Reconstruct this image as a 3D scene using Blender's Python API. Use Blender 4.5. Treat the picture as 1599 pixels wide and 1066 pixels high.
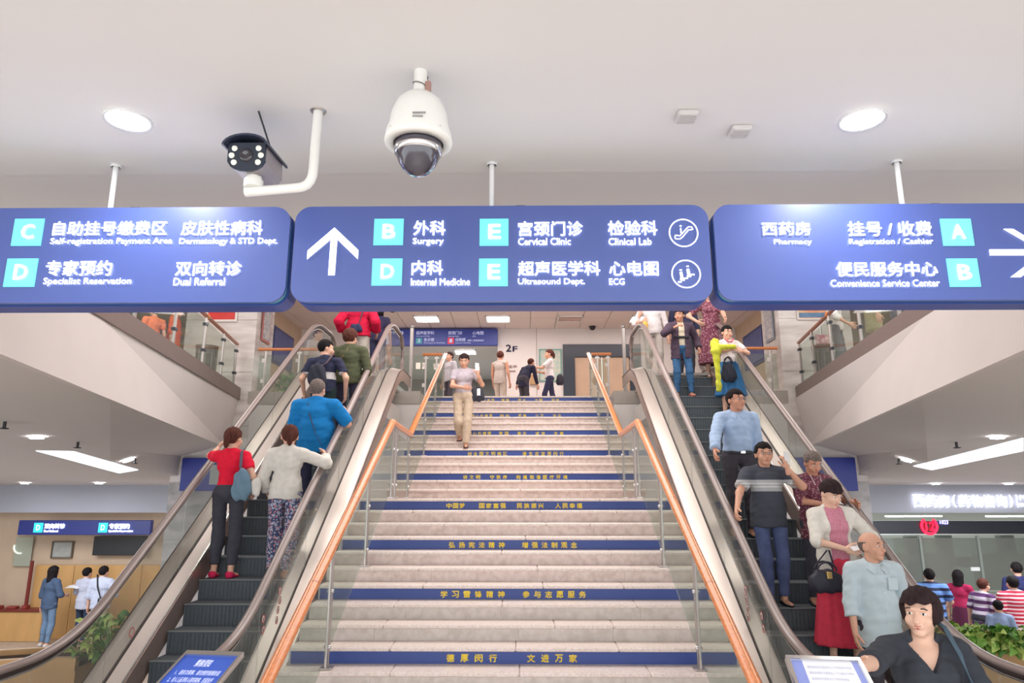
import bpy, math, random
import numpy as np
from mathutils import Vector, Matrix, Quaternion
from mathutils.geometry import tessellate_polygon
random.seed(7)
for _o in list(bpy.data.objects): bpy.data.objects.remove(_o)
SC = bpy.context.scene
COL = SC.collection

# ---------------------------------------------------------------- camera
# z = 0 is the eye level of the photograph; entrance platform z=-2.1, lobby floor z=-3.0, upper floor z=2.1
F = 1090.0; TH = math.radians(12.67); YAW = math.radians(0.68); CAMX = 0.07
cam_d = bpy.data.cameras.new('camera'); cam = bpy.data.objects.new('camera', cam_d); COL.objects.link(cam)
cam_d.sensor_width = 36.0; cam_d.lens = F/1599*36.0; cam_d.clip_start = 0.05; cam_d.clip_end = 200
cam.location = (CAMX, 0, 0); cam.rotation_euler = (math.pi/2+TH, 0, YAW)
SC.camera = cam
# ---------------------------------------------------------------- world
wd = bpy.data.worlds.new('world'); SC.world = wd; wd.use_nodes = True
wd.node_tree.nodes['Background'].inputs[0].default_value = (0.93, 0.96, 1.0, 1)
wd.node_tree.nodes['Background'].inputs[1].default_value = 1.75
# ---------------------------------------------------------------- lights
def area(loc, sx, sy, power, color=(1, .96, .93), rot=(0, 0, 0), spread=None):
    l = bpy.data.lights.new('area_light', 'AREA'); l.shape = 'RECTANGLE'; l.size = sx; l.size_y = sy
    l.energy = power; l.color = color
    if spread: l.spread = spread
    o = bpy.data.objects.new('area_light', l); COL.objects.link(o); o.location = loc; o.rotation_euler = rot
    o['kind'] = 'helper'
    return o
WARM = (1, .87, .83)
area((0, 9.5, 4.6), 6.0, 4.5, 230, (1, .93, .90))          # added fill light, unseen, where the signs hide the atrium ceiling
area((0, 17.3, 4.62), 8.0, 1.6, 110, WARM)                  # upper floor ceiling panels
area((-6.0, 9.5, 4.6), 2.0, 5.0, 115, (1, .94, .9)); area((6.0, 9.5, 4.6), 2.0, 5.0, 115, (1, .94, .9))  # added side fill lights, unseen, above the balconies
area((0, -1.2, 1.45), 5.0, 2.6, 150, (.96, .98, 1))         # added fill light behind the camera, no fitting modelled
area((-9.3, 12.8, .18), 2.2, 2.2, 110, (.94, .96, 1)); area((9.3, 12.8, .18), 2.2, 2.2, 110, (.94, .96, 1))
SC.view_settings.view_transform = 'Standard'; SC.view_settings.look = 'None'
SC.view_settings.gamma = 1.0; SC.view_settings.use_curve_mapping = False
SC.view_settings.exposure = 0.62
SC.cycles.use_denoising = True
SC.cycles.max_bounces = 7; SC.cycles.transparent_max_bounces = 16; SC.cycles.glossy_bounces = 3; SC.cycles.transmission_bounces = 3
SC.cycles.diffuse_bounces = 4; SC.cycles.sample_clamp_indirect = 6; SC.cycles.caustics_reflective = False; SC.cycles.caustics_refractive = False

# ---------------------------------------------------------------- picture -> world at a real depth
_R = np.array(cam.rotation_euler.to_matrix())
def ray(px, py):
    d = np.array([(px-799.5)/F, -(py-533.0)/F, -1.0]); return _R @ d
def U(px, py, Y=None, z=None, X=None):
    d = ray(px, py)
    t = Y/d[1] if Y is not None else (z/d[2] if z is not None else (X-CAMX)/d[0])
    return np.array([CAMX+d[0]*t, d[1]*t, d[2]*t])

# ---------------------------------------------------------------- materials
def lin(c):
    return tuple(((v/255.)/12.92 if v/255. <= .04045 else ((v/255.+.055)/1.055)**2.4) for v in c)
_M = {}
def mat(name, rgb, rough=.6, metal=0., noise=0., nscale=8., spec=.5, emit=0., bump=0., stretch=(1, 1, 1), rgb2=None, alpha=None, coat=0., ior=None):
    if name in _M: return _M[name]
    m = bpy.data.materials.new(name); m.use_nodes = True; nt = m.node_tree; b = nt.nodes['Principled BSDF']
    c = lin(rgb)+(1,)
    b.inputs['Base Color'].default_value = c; b.inputs['Roughness'].default_value = rough; b.inputs['Metallic'].default_value = metal
    b.inputs['Specular IOR Level'].default_value = spec
    if coat: b.inputs['Coat Weight'].default_value = coat; b.inputs['Coat Roughness'].default_value = .12
    if emit:
        b.inputs['Emission Color'].default_value = c; b.inputs['Emission Strength'].default_value = emit
    if noise or bump or rgb2:
        tc = nt.nodes.new('ShaderNodeTexCoord'); mp = nt.nodes.new('ShaderNodeMapping'); mp.inputs['Scale'].default_value = stretch
        nz = nt.nodes.new('ShaderNodeTexNoise'); nz.inputs['Scale'].default_value = nscale; nz.inputs['Detail'].default_value = 5
        nt.links.new(tc.outputs['Object'], mp.inputs[0]); nt.links.new(mp.outputs[0], nz.inputs['Vector'])
        if noise or rgb2:
            mx = nt.nodes.new('ShaderNodeMix'); mx.data_type = 'RGBA'
            c2 = lin(rgb2)+(1,) if rgb2 else tuple(min(1, v*(1-noise)) for v in c[:3])+(1,)
            mx.inputs[6].default_value = c; mx.inputs[7].default_value = c2
            rp = nt.nodes.new('ShaderNodeValToRGB'); rp.color_ramp.elements[0].position = .38; rp.color_ramp.elements[1].position = .64
            nt.links.new(nz.outputs[0], rp.inputs[0]); nt.links.new(rp.outputs[0], mx.inputs[0]); nt.links.new(mx.outputs[2], b.inputs['Base Color'])
        if bump:
            bp = nt.nodes.new('ShaderNodeBump'); bp.inputs['Strength'].default_value = bump; bp.inputs['Distance'].default_value = .01
            nt.links.new(nz.outputs[0], bp.inputs['Height']); nt.links.new(bp.outputs[0], b.inputs['Normal'])
    _M[name] = m
    return m
def glass_mat(name, rgb, alpha_mix, rough=.03):
    """thin pane: mostly clear, with a tint and a gloss that grows at grazing angles"""
    m = bpy.data.materials.new(name); m.use_nodes = True; nt = m.node_tree; nt.nodes.clear(); N = nt.nodes.new
    out = N('ShaderNodeOutputMaterial'); tr = N('ShaderNodeBsdfTransparent'); gl = N('ShaderNodeBsdfGlossy')
    df = N('ShaderNodeBsdfDiffuse'); m1 = N('ShaderNodeMixShader'); m2 = N('ShaderNodeMixShader'); lw = N('ShaderNodeLayerWeight'); pw = N('ShaderNodeMath'); ma = N('ShaderNodeMath')
    tr.inputs[0].default_value = lin(rgb)+(1,); gl.inputs[0].default_value = (1, 1, 1, 1); gl.inputs[1].default_value = rough
    df.inputs[0].default_value = lin((214, 212, 208))+(1,)
    lw.inputs[0].default_value = .5; pw.operation = 'POWER'; pw.inputs[1].default_value = 4.; ma.operation = 'MULTIPLY_ADD'; ma.inputs[1].default_value = .22; ma.inputs[2].default_value = .025
    m1.inputs[0].default_value = alpha_mix
    nt.links.new(lw.outputs['Facing'], pw.inputs[0]); nt.links.new(pw.outputs[0], ma.inputs[0]); nt.links.new(ma.outputs[0], m2.inputs[0])
    nt.links.new(tr.outputs[0], m1.inputs[1]); nt.links.new(df.outputs[0], m1.inputs[2])
    nt.links.new(m1.outputs[0], m2.inputs[1]); nt.links.new(gl.outputs[0], m2.inputs[2])
    nt.links.new(m2.outputs[0], out.inputs[0]); return m
def stripe_mat(name, rgbs, stops, axis='Z', period=None, rough=.85, z0=0.):
    """horizontal woven stripes along an object axis; stops are metres (one pass) or fractions of the period"""
    m = bpy.data.materials.new(name); m.use_nodes = True; nt = m.node_tree; b = nt.nodes['Principled BSDF']; b.inputs['Roughness'].default_value = rough
    tc = nt.nodes.new('ShaderNodeTexCoord'); sp = nt.nodes.new('ShaderNodeSeparateXYZ'); nt.links.new(tc.outputs['Object'], sp.inputs[0])
    rp = nt.nodes.new('ShaderNodeValToRGB'); rp.color_ramp.interpolation = 'CONSTANT'
    src = sp.outputs[axis]
    if period:
        dv = nt.nodes.new('ShaderNodeMath'); dv.operation = 'DIVIDE'; dv.inputs[1].default_value = period; nt.links.new(src, dv.inputs[0])
        fr = nt.nodes.new('ShaderNodeMath'); fr.operation = 'FRACT'; nt.links.new(dv.outputs[0], fr.inputs[0]); src = fr.outputs[0]
    else:
        dv = nt.nodes.new('ShaderNodeMath'); dv.operation = 'DIVIDE'; dv.inputs[1].default_value = 2.0; nt.links.new(src, dv.inputs[0]); src = dv.outputs[0]
        stops = [s/2.0 for s in stops]
    el = rp.color_ramp.elements
    while len(el) < len(rgbs): el.new(.5)
    for i, (c, s) in enumerate(zip(rgbs, stops)): el[i].position = s; el[i].color = lin(c)+(1,)
    nt.links.new(src, rp.inputs[0]); nt.links.new(rp.outputs[0], b.inputs['Base Color'])
    return m
def floral_mat(name, base, dots, scale=40, th=.45, rough=.85):
    m = bpy.data.materials.new(name); m.use_nodes = True; nt = m.node_tree; b = nt.nodes['Principled BSDF']; b.inputs['Roughness'].default_value = rough
    tc = nt.nodes.new('ShaderNodeTexCoord'); col = None
    prev = None
    for i, d in enumerate(dots):
        vo = nt.nodes.new('ShaderNodeTexVoronoi'); vo.inputs['Scale'].default_value = scale*(1+.37*i); nt.links.new(tc.outputs['Object'], vo.inputs['Vector'])
        lt = nt.nodes.new('ShaderNodeMath'); lt.operation = 'LESS_THAN'; lt.inputs[1].default_value = th; nt.links.new(vo.outputs['Distance'], lt.inputs[0])
        mx = nt.nodes.new('ShaderNodeMix'); mx.data_type = 'RGBA'; mx.inputs[6].default_value = lin(base)+(1,); mx.inputs[7].default_value = lin(d)+(1,)
        if prev: nt.links.new(prev, mx.inputs[6])
        nt.links.new(lt.outputs[0], mx.inputs[0]); prev = mx.outputs[2]; th *= .8
    nt.links.new(prev, b.inputs['Base Color']); return m

# ---------------------------------------------------------------- mesh helpers
class MB:
    def __init__(s): s.v = []; s.f = []; s.sm = []
    def add(s, vs, fs, smooth=False):
        n = len(s.v); s.v += [tuple(map(float, q)) for q in vs]; s.f += [tuple(i+n for i in f) for f in fs]; s.sm += [smooth]*len(fs); return s
    def box(s, x0, x1, y0, y1, z0, z1):
        x0, x1 = min(x0, x1), max(x0, x1); y0, y1 = min(y0, y1), max(y0, y1); z0, z1 = min(z0, z1), max(z0, z1)
        return s.add([(x0, y0, z0), (x1, y0, z0), (x1, y1, z0), (x0, y1, z0), (x0, y0, z1), (x1, y0, z1), (x1, y1, z1), (x0, y1, z1)],
              [(0, 3, 2, 1), (4, 5, 6, 7), (0, 1, 5, 4), (1, 2, 6, 5), (2, 3, 7, 6), (3, 0, 4, 7)])
    def bbox(s, x0, x1, y0, y1, z0, z1, c=.01):
        """box with chamfered edges"""
        x0, x1 = min(x0, x1), max(x0, x1); y0, y1 = min(y0, y1), max(y0, y1); z0, z1 = min(z0, z1), max(z0, z1)
        pts = []
        for (z, k) in ((z0, c), (z0+c, 0), (z1-c, 0), (z1, c)):
            a0, a1, b0, b1 = x0+k, x1-k, y0+k, y1-k
            pts += [(a0+c, b0, z), (a1-c, b0, z), (a1, b0+c, z), (a1, b1-c, z), (a1-c, b1, z), (a0+c, b1, z), (a0, b1-c, z), (a0, b0+c, z)]
        fs = [tuple(range(7, -1, -1)), tuple(range(24, 32))]
        for r in range(3):
            for i in range(8):
                j = (i+1) % 8; fs.append((r*8+i, r*8+j, r*8+8+j, r*8+8+i))
        return s.add(pts, fs)
    def tube(s, path, r, n=12, caps=True, ell=None, up=(0, 0, 1), smooth=True):
        path = [np.array(p, float) for p in path]; m = len(path); rr = r if isinstance(r, (list, tuple)) else [r]*m
        vs = []; fs = []
        for i, p in enumerate(path):
            d = path[min(i+1, m-1)]-path[max(i-1, 0)]; d = d/(np.linalg.norm(d)+1e-9)
            u = np.array(up, float); 
            if abs(np.dot(u, d)) > .97: u = np.array((1., 0, 0)) if abs(d[0]) < .9 else np.array((0, 1., 0))
            a = np.cross(d, u); a /= np.linalg.norm(a); b = np.cross(a, d)
            ex, ey = ell or (1, 1)
            for k in range(n):
                t = 2*math.pi*k/n; vs.append(p+rr[i]*(ex*math.cos(t)*a+ey*math.sin(t)*b))
        for i in range(m-1):
            for k in range(n):
                k2 = (k+1) % n; fs.append((i*n+k, i*n+k2, (i+1)*n+k2, (i+1)*n+k))
        s.add(vs, fs, smooth)
        if caps:
            s.add(vs[:n], [tuple(range(n-1, -1, -1))]); s.add(vs[-n:], [tuple(range(n))])
        return s
    def lathe(s, prof, c=(0, 0, 0), n=32, axis='z', smooth=True):
        vs = []; fs = []
        for (r, z) in prof:
            for k in range(n):
                t = 2*math.pi*k/n; x, y = r*math.cos(t), r*math.sin(t)
                q = (x, y, z) if axis == 'z' else ((x, z, y) if axis == 'y' else (z, x, y))
                vs.append((c[0]+q[0], c[1]+q[1], c[2]+q[2]))
        for i in range(len(prof)-1):
            for k in range(n):
                k2 = (k+1) % n; fs.append((i*n+k, i*n+k2, (i+1)*n+k2, (i+1)*n+k))
        return s.add(vs, fs, smooth)
    def prism(s, poly, lo, hi, axis='x'):
        """extrude a 2D polygon (list of (a,b)) along an axis: x -> (a,b)=(y,z); y -> (x,z); z -> (x,y)"""
        def q(a, b, t): return (t, a, b) if axis == 'x' else ((a, t, b) if axis == 'y' else (a, b, t))
        n = len(poly); vs = [q(a, b, lo) for a, b in poly]+[q(a, b, hi) for a, b in poly]
        tri = tessellate_polygon([[Vector((a, b, 0)) for a, b in poly]])
        fs = [tuple(t) for t in tri]+[tuple(n+i for i in reversed(t)) for t in tri]
        fs += [(i, (i+1) % n, n+(i+1) % n, n+i) for i in range(n)]
        return s.add(vs, fs)
    def quad(s, a, b, c, d): return s.add([a, b, c, d], [(0, 1, 2, 3)])
    def sphere(s, c, r, n=12, m=8):
        rx, ry, rz = r if isinstance(r, (tuple, list)) else (r, r, r)
        vs = [(c[0], c[1], c[2]+rz)]
        for i in range(1, m):
            a = math.pi*i/m
            for k in range(n):
                t = 2*math.pi*k/n; vs.append((c[0]+rx*math.sin(a)*math.cos(t), c[1]+ry*math.sin(a)*math.sin(t), c[2]+rz*math.cos(a)))
        vs.append((c[0], c[1], c[2]-rz)); fs = [(0, 1+k, 1+(k+1) % n) for k in range(n)]
        for i in range(m-2):
            for k in range(n): fs.append((1+i*n+k, 1+(i+1)*n+k, 1+(i+1)*n+(k+1) % n, 1+i*n+(k+1) % n))
        L = len(vs)-1
        fs += [(L, 1+(m-2)*n+(k+1) % n, 1+(m-2)*n+k) for k in range(n)]
        return s.add(vs, fs, True)
    def build(s, name, m, parent=None, smooth=None):
        me = bpy.data.meshes.new(name); me.from_pydata(s.v, [], s.f); 
        me.polygons.foreach_set('use_smooth', s.sm if smooth is None else [smooth]*len(s.f))
        import bmesh
        bm = bmesh.new(); bm.from_mesh(me); bmesh.ops.recalc_face_normals(bm, faces=bm.faces); bm.to_mesh(me); bm.free()
        me.materials.append(m); me.update()
        return link(name, me, parent)
def link(name, me, parent=None):
    o = bpy.data.objects.new(name, me); COL.objects.link(o)
    if parent is not None: o.parent = parent
    return o
def thing(name, label, cat, loc=(0, 0, 0), rz=0., group=None):
    o = bpy.data.objects.new(name, None); COL.objects.link(o); o.location = tuple(map(float, loc)); o.rotation_euler = (0, 0, rz); o.empty_display_size = .1
    return tag(o, label, cat, group)
def tag(o, label, cat, group=None):
    o['label'] = label; o['category'] = cat
    if group: o['group'] = group
    return o
def struct(o, label=None):
    o['kind'] = 'structure'
    if label: o['label'] = label
    return o
def recenter(o, c):
    """move a mesh object's origin to c, keeping the mesh where it is"""
    o.data.transform(Matrix.Translation(-Vector(c))); o.location = Vector(o.location)+Vector(c); return o
_font = {}
def lettering(body, x0, x1, z0, z1, y, m, parent, bold=.0, depth=.004, name='lettering', face=-1, ref=None, flat=False):
    """a line of raised letters that fills x0..x1 / z0..z1 on the vertical plane y, seen from -y"""
    key = (body, bold)
    if key not in _font:
        cu = bpy.data.curves.new('text', 'FONT'); cu.body = body; cu.resolution_u = 2; cu.size = 1.0
        o = bpy.data.objects.new('text', cu); COL.objects.link(o)
        dg = bpy.context.evaluated_depsgraph_get(); me = bpy.data.meshes.new_from_object(o.evaluated_get(dg))
        n = len(me.vertices); co = np.empty(n*3); me.vertices.foreach_get('co', co); co = co.reshape(-1, 3)
        fs = [tuple(p.vertices) for p in me.polygons]
        bpy.data.objects.remove(o); bpy.data.curves.remove(cu); bpy.data.meshes.remove(me)
        if bold:
            n = len(co); d = bold*.62; sh = [(0, 0), (d, 0), (-d, 0), (0, d), (0, -d)]
            fs = [tuple(i+n*k for i in f) for k in range(5) for f in fs]
            co = np.concatenate([co+np.array((a, b, 0)) for a, b in sh])
        _font[key] = (co, fs)
    co, fs = _font[key]
    a, b = co.min(0), co.max(0)
    X = x0+(co[:, 0]-a[0])/(b[0]-a[0])*(x1-x0); Z = z0+(co[:, 1]-a[1])/max(1e-6, b[1]-a[1])*(z1-z0)
    mb = MB(); mb.add(list(zip(X, np.full(len(X), y-depth), Z)), fs)
    return mb.build(name, m, parent)
# ================================================================ materials
M_ceil = mat('ceiling_paint', (226, 224, 222), .9, bump=.15, nscale=3)
M_white = mat('white_paint', (232, 226, 223), .85, noise=.03, nscale=2)
M_fascia = mat('fascia_paint', (226, 218, 215), .8, noise=.03, nscale=1.5)
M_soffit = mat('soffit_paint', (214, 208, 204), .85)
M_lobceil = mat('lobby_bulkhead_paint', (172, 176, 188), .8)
M_marble = mat('veined_marble', (236, 230, 226), .25, nscale=1.1, rgb2=(206, 197, 192), stretch=(1, 1, 5))
M_marble_grey = mat('grey_veined_marble', (196, 190, 190), .3, nscale=2, rgb2=(150, 150, 150), stretch=(1, 1, 2))
M_granite = mat('brown_grey_granite', (136, 118, 113), .45, noise=.2, nscale=60)
M_greystone = mat('grey_stone_band', (178, 170, 162), .4, noise=.1, nscale=30)
M_tread = mat('tread_granite', (238, 226, 220), .42, nscale=45, rgb2=(222, 206, 198))
M_tread2 = mat('riser_granite', (226, 210, 203), .5, nscale=14, rgb2=(206, 188, 180))
M_riser_dark = mat('riser_granite_grey', (214, 205, 198), .5, nscale=14, rgb2=(198, 188, 180))
M_blue_band = mat('blue_riser_film', (56, 78, 148), .45)
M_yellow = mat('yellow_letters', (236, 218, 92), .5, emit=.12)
M_floor = mat('lobby_floor_stone', (182, 174, 168), .22, noise=.15, nscale=6)
M_floor2 = mat('upper_floor_stone', (214, 204, 196), .3, noise=.08, nscale=6)
M_steel = mat('brushed_steel', (188, 182, 178), .34, .85, noise=.08, nscale=20, stretch=(1, 1, 14))
M_chrome = mat('polished_steel', (205, 204, 204), .16, .95)
M_wood = mat('orange_wood_rail', (232, 140, 76), .28, noise=.22, nscale=10, stretch=(6, 1, 6), coat=.5)
M_wood_dk = mat('reddish_wood_rail', (176, 108, 80), .35, noise=.15, nscale=10, coat=.3)
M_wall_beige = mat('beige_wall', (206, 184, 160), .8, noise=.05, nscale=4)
M_wood_panel = mat('honey_wood_panel', (214, 168, 108), .45, noise=.12, nscale=5, stretch=(1, 1, .2))
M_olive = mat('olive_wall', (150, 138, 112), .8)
M_black = mat('black_plastic', (24, 27, 34), .35)
M_dark = mat('dark_navy_panel', (40, 48, 62), .3)
M_glass = glass_mat('rail_glass', (236, 242, 238), .05)
M_glass_esc = glass_mat('escalator_glass', (238, 240, 238), .07)
M_white_light = mat('lit_diffuser', (255, 255, 255), emit=3.)
M_blue = mat('royal_blue_panel', (44, 60, 160), .35)
M_rubber = mat('handrail_rubber', (138, 122, 118), .34, coat=.3)

# ================================================================ the setting
fl = struct(MB().box(-16, 16, 6.5, 17.2, -3.12, -3.01).build('floor', M_floor))
n = 0; tA = MB().bbox(-.448, .448, -.448, .448, -.02, .012, .004)
tile_me = tA.build('floor_tile', M_floor).data; bpy.data.objects.remove(bpy.data.objects['floor_tile'])
for sx in (-1, 1):
    for i in range(9):
        for j in range(6):
            o = link('floor_tile', tile_me, fl); o.location = (sx*(5.0+.9*i), 11.3+.9*j, -3.01)
struct(MB().box(-9, 9, -7, 7.2, -2.3, -2.1).build('floor_platform', M_floor2))
struct(MB().box(-9, 9, 7.2, 7.3, -3.0, -2.1).build('wall_platform_edge', M_greystone))
# near slab over the photographer
struct(MB().box(-14, 14, -7, 3.04, 1.5, 2.0).build('ceiling', M_ceil))
struct(MB().box(-14, 14, 3.04, 3.95, 1.508, 2.0).build('ceiling_front_strip', M_ceil))
struct(MB().box(-16, 16, 3.95, 22, 4.76, 4.9).build('ceiling_atrium', M_ceil))
struct(MB().box(-16, 16, -7, 3.94, 4.76, 4.9).build('ceiling_upper_front', M_ceil))
# upper floor slab behind the stairs and behind the escalator landings
up = MB(); up.prism([(-14, 14.05), (-1.95, 14.05), (-1.95, 14.60), (1.95, 14.60), (1.95, 14.05), (14, 14.05), (14, 27), (-14, 27)], 1.72, 2.1, 'z')
struct(up.build('floor_upper', M_floor2))
for sx in (-1, 1):
    s = 'left' if sx < 0 else 'right'
    # slab front beside the stairs: stone band, white wall under it
    struct(MB().box(sx*1.95, sx*5.45, 13.98, 14.05, 1.86, 2.12).build('trim_slab_edge_'+s, M_greystone))
    struct(MB().box(sx*1.95, sx*5.45, 14.0, 14.1, -3.0, 1.86).build('wall_behind_escalator_'+s, M_white))
    # pillar
    p = struct(MB().box(sx*5.40, sx*6.86, 14.0, 15.0, -3.0, 4.76).build('pillar_'+s, M_marble))
    for k in range(7):
        MB().bbox(sx*5.392, sx*6.868, 13.985, 14.0, -2.98+1.1*k, -2.98+1.1*k+1.09, .004).build('marble_slab', M_marble if k > 2 else M_marble_grey, p)
    # balcony slab, fascia, granite curb
    XT = lambda y: -4.53-.161*(y-7.10)
    poly = [(sx*(abs(XT(1.2))+.14), 1.2), (sx*(abs(XT(14.05))+.14), 14.05), (sx*14, 14.05), (sx*14, 1.2)]
    struct(MB().prism(poly, 1.75, 2.1, 'z').build('floor_balcony_'+s, M_floor2))
    cb = MB(); cb.prism([(sx*(abs(XT(1.2))-.03), 1.2), (sx*(abs(XT(14.0))-.03), 14.0), (sx*(abs(XT(14.0))+.16), 14.0), (sx*(abs(XT(1.2))+.16), 1.2)], 1.95, 2.19, 'z')
    struct(cb.build('trim_curb_'+s, M_granite))
    mx = lambda v: np.array((sx*abs(v[0]), v[1], v[2]))
    b1, b2, bm_ = U(0, 552, z=1.12), U(345, 695, z=1.0), U(172, 623, z=1.06)
    b0 = b1+(b1-bm_)*2.0
    rows = [[b0, b1, bm_, b2]]
    r1 = [U(0, 690, z=.75), U(172, 700, z=.75), U(283, 712, Y=13.93)]
    r2 = [U(0, 742, z=.42), U(172, 742, z=.42), U(276, 742, Y=13.93)]
    yb = 15.55
    r3 = [U(-60, 757, Y=yb), U(172, 757, Y=yb), U(290, 757, Y=yb)]
    for r in (r1, r2, r3): rows.append([r[0]+(r[0]-r[1])*1.6]+r)
    rows[1][0] = r1[0]+np.array((-.6, -6, .1)); rows[2][0] = r2[0]+np.array((-2, -9, 0.)); rows[3][0] = np.array((-15.5, 15.55, .3))
    rows.append([rows[2][0]+np.array((-6, 0, 0)), np.array((-15.6, 12, .4)), np.array((-15.6, 13, .4)), np.array((-15.6, 15.5, .4))]) if False else None
    rows = [r for r in rows if r]
    vs = []; fs = []
    for r in rows: vs += [mx(q) for q in r]
    for i in range(len(rows)-1):
        for j in range(3): fs.append((i*4+j, i*4+j+1, (i+1)*4+j+1, (i+1)*4+j))
    G_ = 8; vv = []; ff = []
    for f in fs:
        A_, B_, C2, D_ = [np.array(vs[i]) for i in f]; n0 = len(vv)
        for i in range(G_+1):
            for j in range(G_+1):
                u, v = i/G_, j/G_; vv.append((A_*(1-u)+B_*u)*(1-v)+(D_*(1-u)+C2*u)*v)
        for i in range(G_):
            for j in range(G_):
                k = n0+i*(G_+1)+j; ff += [(k, k+1, k+G_+2), (k, k+G_+2, k+G_+1)]
    vs, fs = vv, ff
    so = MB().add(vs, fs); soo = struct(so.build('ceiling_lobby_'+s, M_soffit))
    from mathutils.bvhtree import BVHTree
    bv = BVHTree.FromPolygons([Vector(v) for v in vs], fs)
    if sx < 0: BVL = bv
    else: BVR = bv
    # fascia loft from curb down to soffit edge
    ft = [np.array((XT(y), y, 1.96)) for y in (1.2, 7.1, 10.5, 14.0)]
    fb = [b0, b1, bm_, b2]; fb = [b0, U(0, 552, z=1.12), U(172, 623, z=1.06), U(345, 695, z=1.0)]
    ft = [np.array((XT(q[1]), q[1], 1.96)) for q in fb[:3]]+[np.array((XT(14.0), 14.0, 1.96))]
    fb[3] = fb[3]+(fb[3]-fb[2])*((14.0-fb[3][1])/(fb[3][1]-fb[2][1]))
    fa = MB().add([mx(q) for q in ft+fb], [(j, j+1, 5+j, 4+j) for j in range(3)])
    fo = struct(fa.build('wall_fascia_'+s, M_fascia)); md = fo.modifiers.new('thickness', 'SOLIDIFY'); md.thickness = .05; md.offset = 1 if sx < 0 else -1
    # lobby: bulkhead and back wall
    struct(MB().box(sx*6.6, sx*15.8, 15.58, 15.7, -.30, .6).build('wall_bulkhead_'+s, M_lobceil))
    struct(MB().box(sx*15.8, sx*16, 2, 20, -3, 4.8).build('wall_'+s, M_wall_beige))
    # upper side walls
    struct(MB().box(sx*6.2, sx*6.35, 15.0, 19.4, 2.1, 4.76).build('wall_upper_'+s, M_wall_beige))
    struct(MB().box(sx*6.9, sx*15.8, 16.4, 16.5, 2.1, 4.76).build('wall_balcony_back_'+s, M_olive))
# lobby back wall, left: beige with a wood counter front
struct(MB().box(-16, -6.2, 16.3, 16.45, -3, .6).build('wall_lobby_left', M_wall_beige))
struct(MB().box(-6.9, 6.9, 15.0, 15.1, -3, 1.72).build('wall_lobby_middle', M_white))
# upper back wall with openings
bw = MB(); YB = 19.4
xo = U(777, 560, Y=YB)[0]; xl = U(590, 560, Y=YB)[0]; xd0 = U(879, 560, Y=YB)[0]; xd1 = xd0+2.2
ztop = U(700, 539, Y=YB)[2]; zd = U(900, 538, Y=YB)[2]
bw.box(xo, xd0, YB, YB+.2, 2.1, 4.76).box(xd1, 6.3, YB, YB+.2, 2.1, 4.76).box(xd0, xd1, YB, YB+.2, zd, 4.76).box(xl, xo, YB, YB+.2, ztop, 4.76).box(-6.3, xl, YB, YB+.2, 2.1, 4.76)
struct(bw.build('wall_upper_back', M_white))
xs_ = U(838, 560, Y=YB)[0]
struct(MB().box(xs_-.008, xs_+.008, YB-.006, YB, 2.1, 4.76).build('trim_wall_joint', mat('joint_grey', (170, 160, 155))))
struct(MB().box(xl-1, xo+1, 25.5, 25.6, 2.1, 4.5).build('wall_corridor_back', mat('corridor_grey', (150, 146, 142), .6)))
struct(MB().box(xl-1.1, xl-1, YB+.2, 25.5, 2.1, 4.5).box(xo+1, xo+1.1, YB+.2, 25.5, 2.1, 4.5).build('wall_corridor_sides', mat('corridor_grey', (150, 146, 142), .6)))
struct(MB().box(xl-1, xo+1, YB+.2, 25.5, 4.3, 4.4).build('ceiling_corridor', M_ceil))
# dark door case with a pale wooden leaf
d1 = MB(); w_ = .33
d1.box(xd0, xd0+w_, YB-.06, YB+.1, 2.1, zd-.36).box(xd1-w_, xd1, YB-.06, YB+.1, 2.1, zd-.36).box(xd0, xd1, YB-.06, YB+.1, zd-.36, zd)
dr = struct(d1.build('door_1', M_dark))
dl = MB(); dl.box(xd0+w_, (xd0+xd1)/2-.006, YB+.02, YB+.07, 2.1, zd-.36).box((xd0+xd1)/2+.006, xd1-w_, YB+.02, YB+.07, 2.1, zd-.36)
MB().bbox(xd0+w_, (xd0+xd1)/2-.008, YB+.0, YB+.06, 2.1, zd-.36, .008).build('door_leaf', mat('pale_wood_door', (196, 166, 140), .5, noise=.06, nscale=4), dr)
MB().bbox((xd0+xd1)/2+.008, xd1-w_, YB+.0, YB+.06, 2.1, zd-.36, .008).build('door_leaf', _M['pale_wood_door'], dr)
# upper ceiling grid tiles (visible strip under the overhead signs)
ca = bpy.data.objects['ceiling_atrium']; tw = .70
M_ctile = mat('ceiling_tile', (222, 208, 202), .9)
tme = MB().bbox(-tw/2+.008, tw/2-.008, -.6+.008, .6-.008, -.03, 0, .006).build('ceiling_tile', M_ctile).data; bpy.data.objects.remove(bpy.data.objects['ceiling_tile'])
LAMPT = [(-6, 3), (-3, 3), (0, 3), (3, 3), (-3, 1), (1, 1), (4, 1)]
PXL = [(667, 0), (778, 0), (890, 0), (1003, 0)]
for i in range(-9, 10):
    for j in range(4):
        o = link('ceiling_tile', tme, ca); o.location = (i*tw, 15.2+1.2*j, 4.76)
def panel_light(x, y, lit=True):
    t = thing('ceiling_light', 'x', 'light', (x, y, 4.725))
    f = MB(); a, b = .33, .34
    f.box(-a, a, -b, -b+.02, -.03, .0).box(-a, a, b-.02, b, -.03, 0).box(-a, -a+.02, -b, b, -.03, 0).box(a-.02, a, -b, b, -.03, 0)
    f.build('frame', mat('white_enamel', (235, 235, 235), .4), t)
    for k in range(3):
        y0 = -b+.06+k*.21
        MB().box(-a+.04, a-.04, y0, y0+.1, -.024, -.012).build('tube', M_white_light if lit else mat('unlit_tube', (232, 205, 195), .5), t)
    return t
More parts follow.
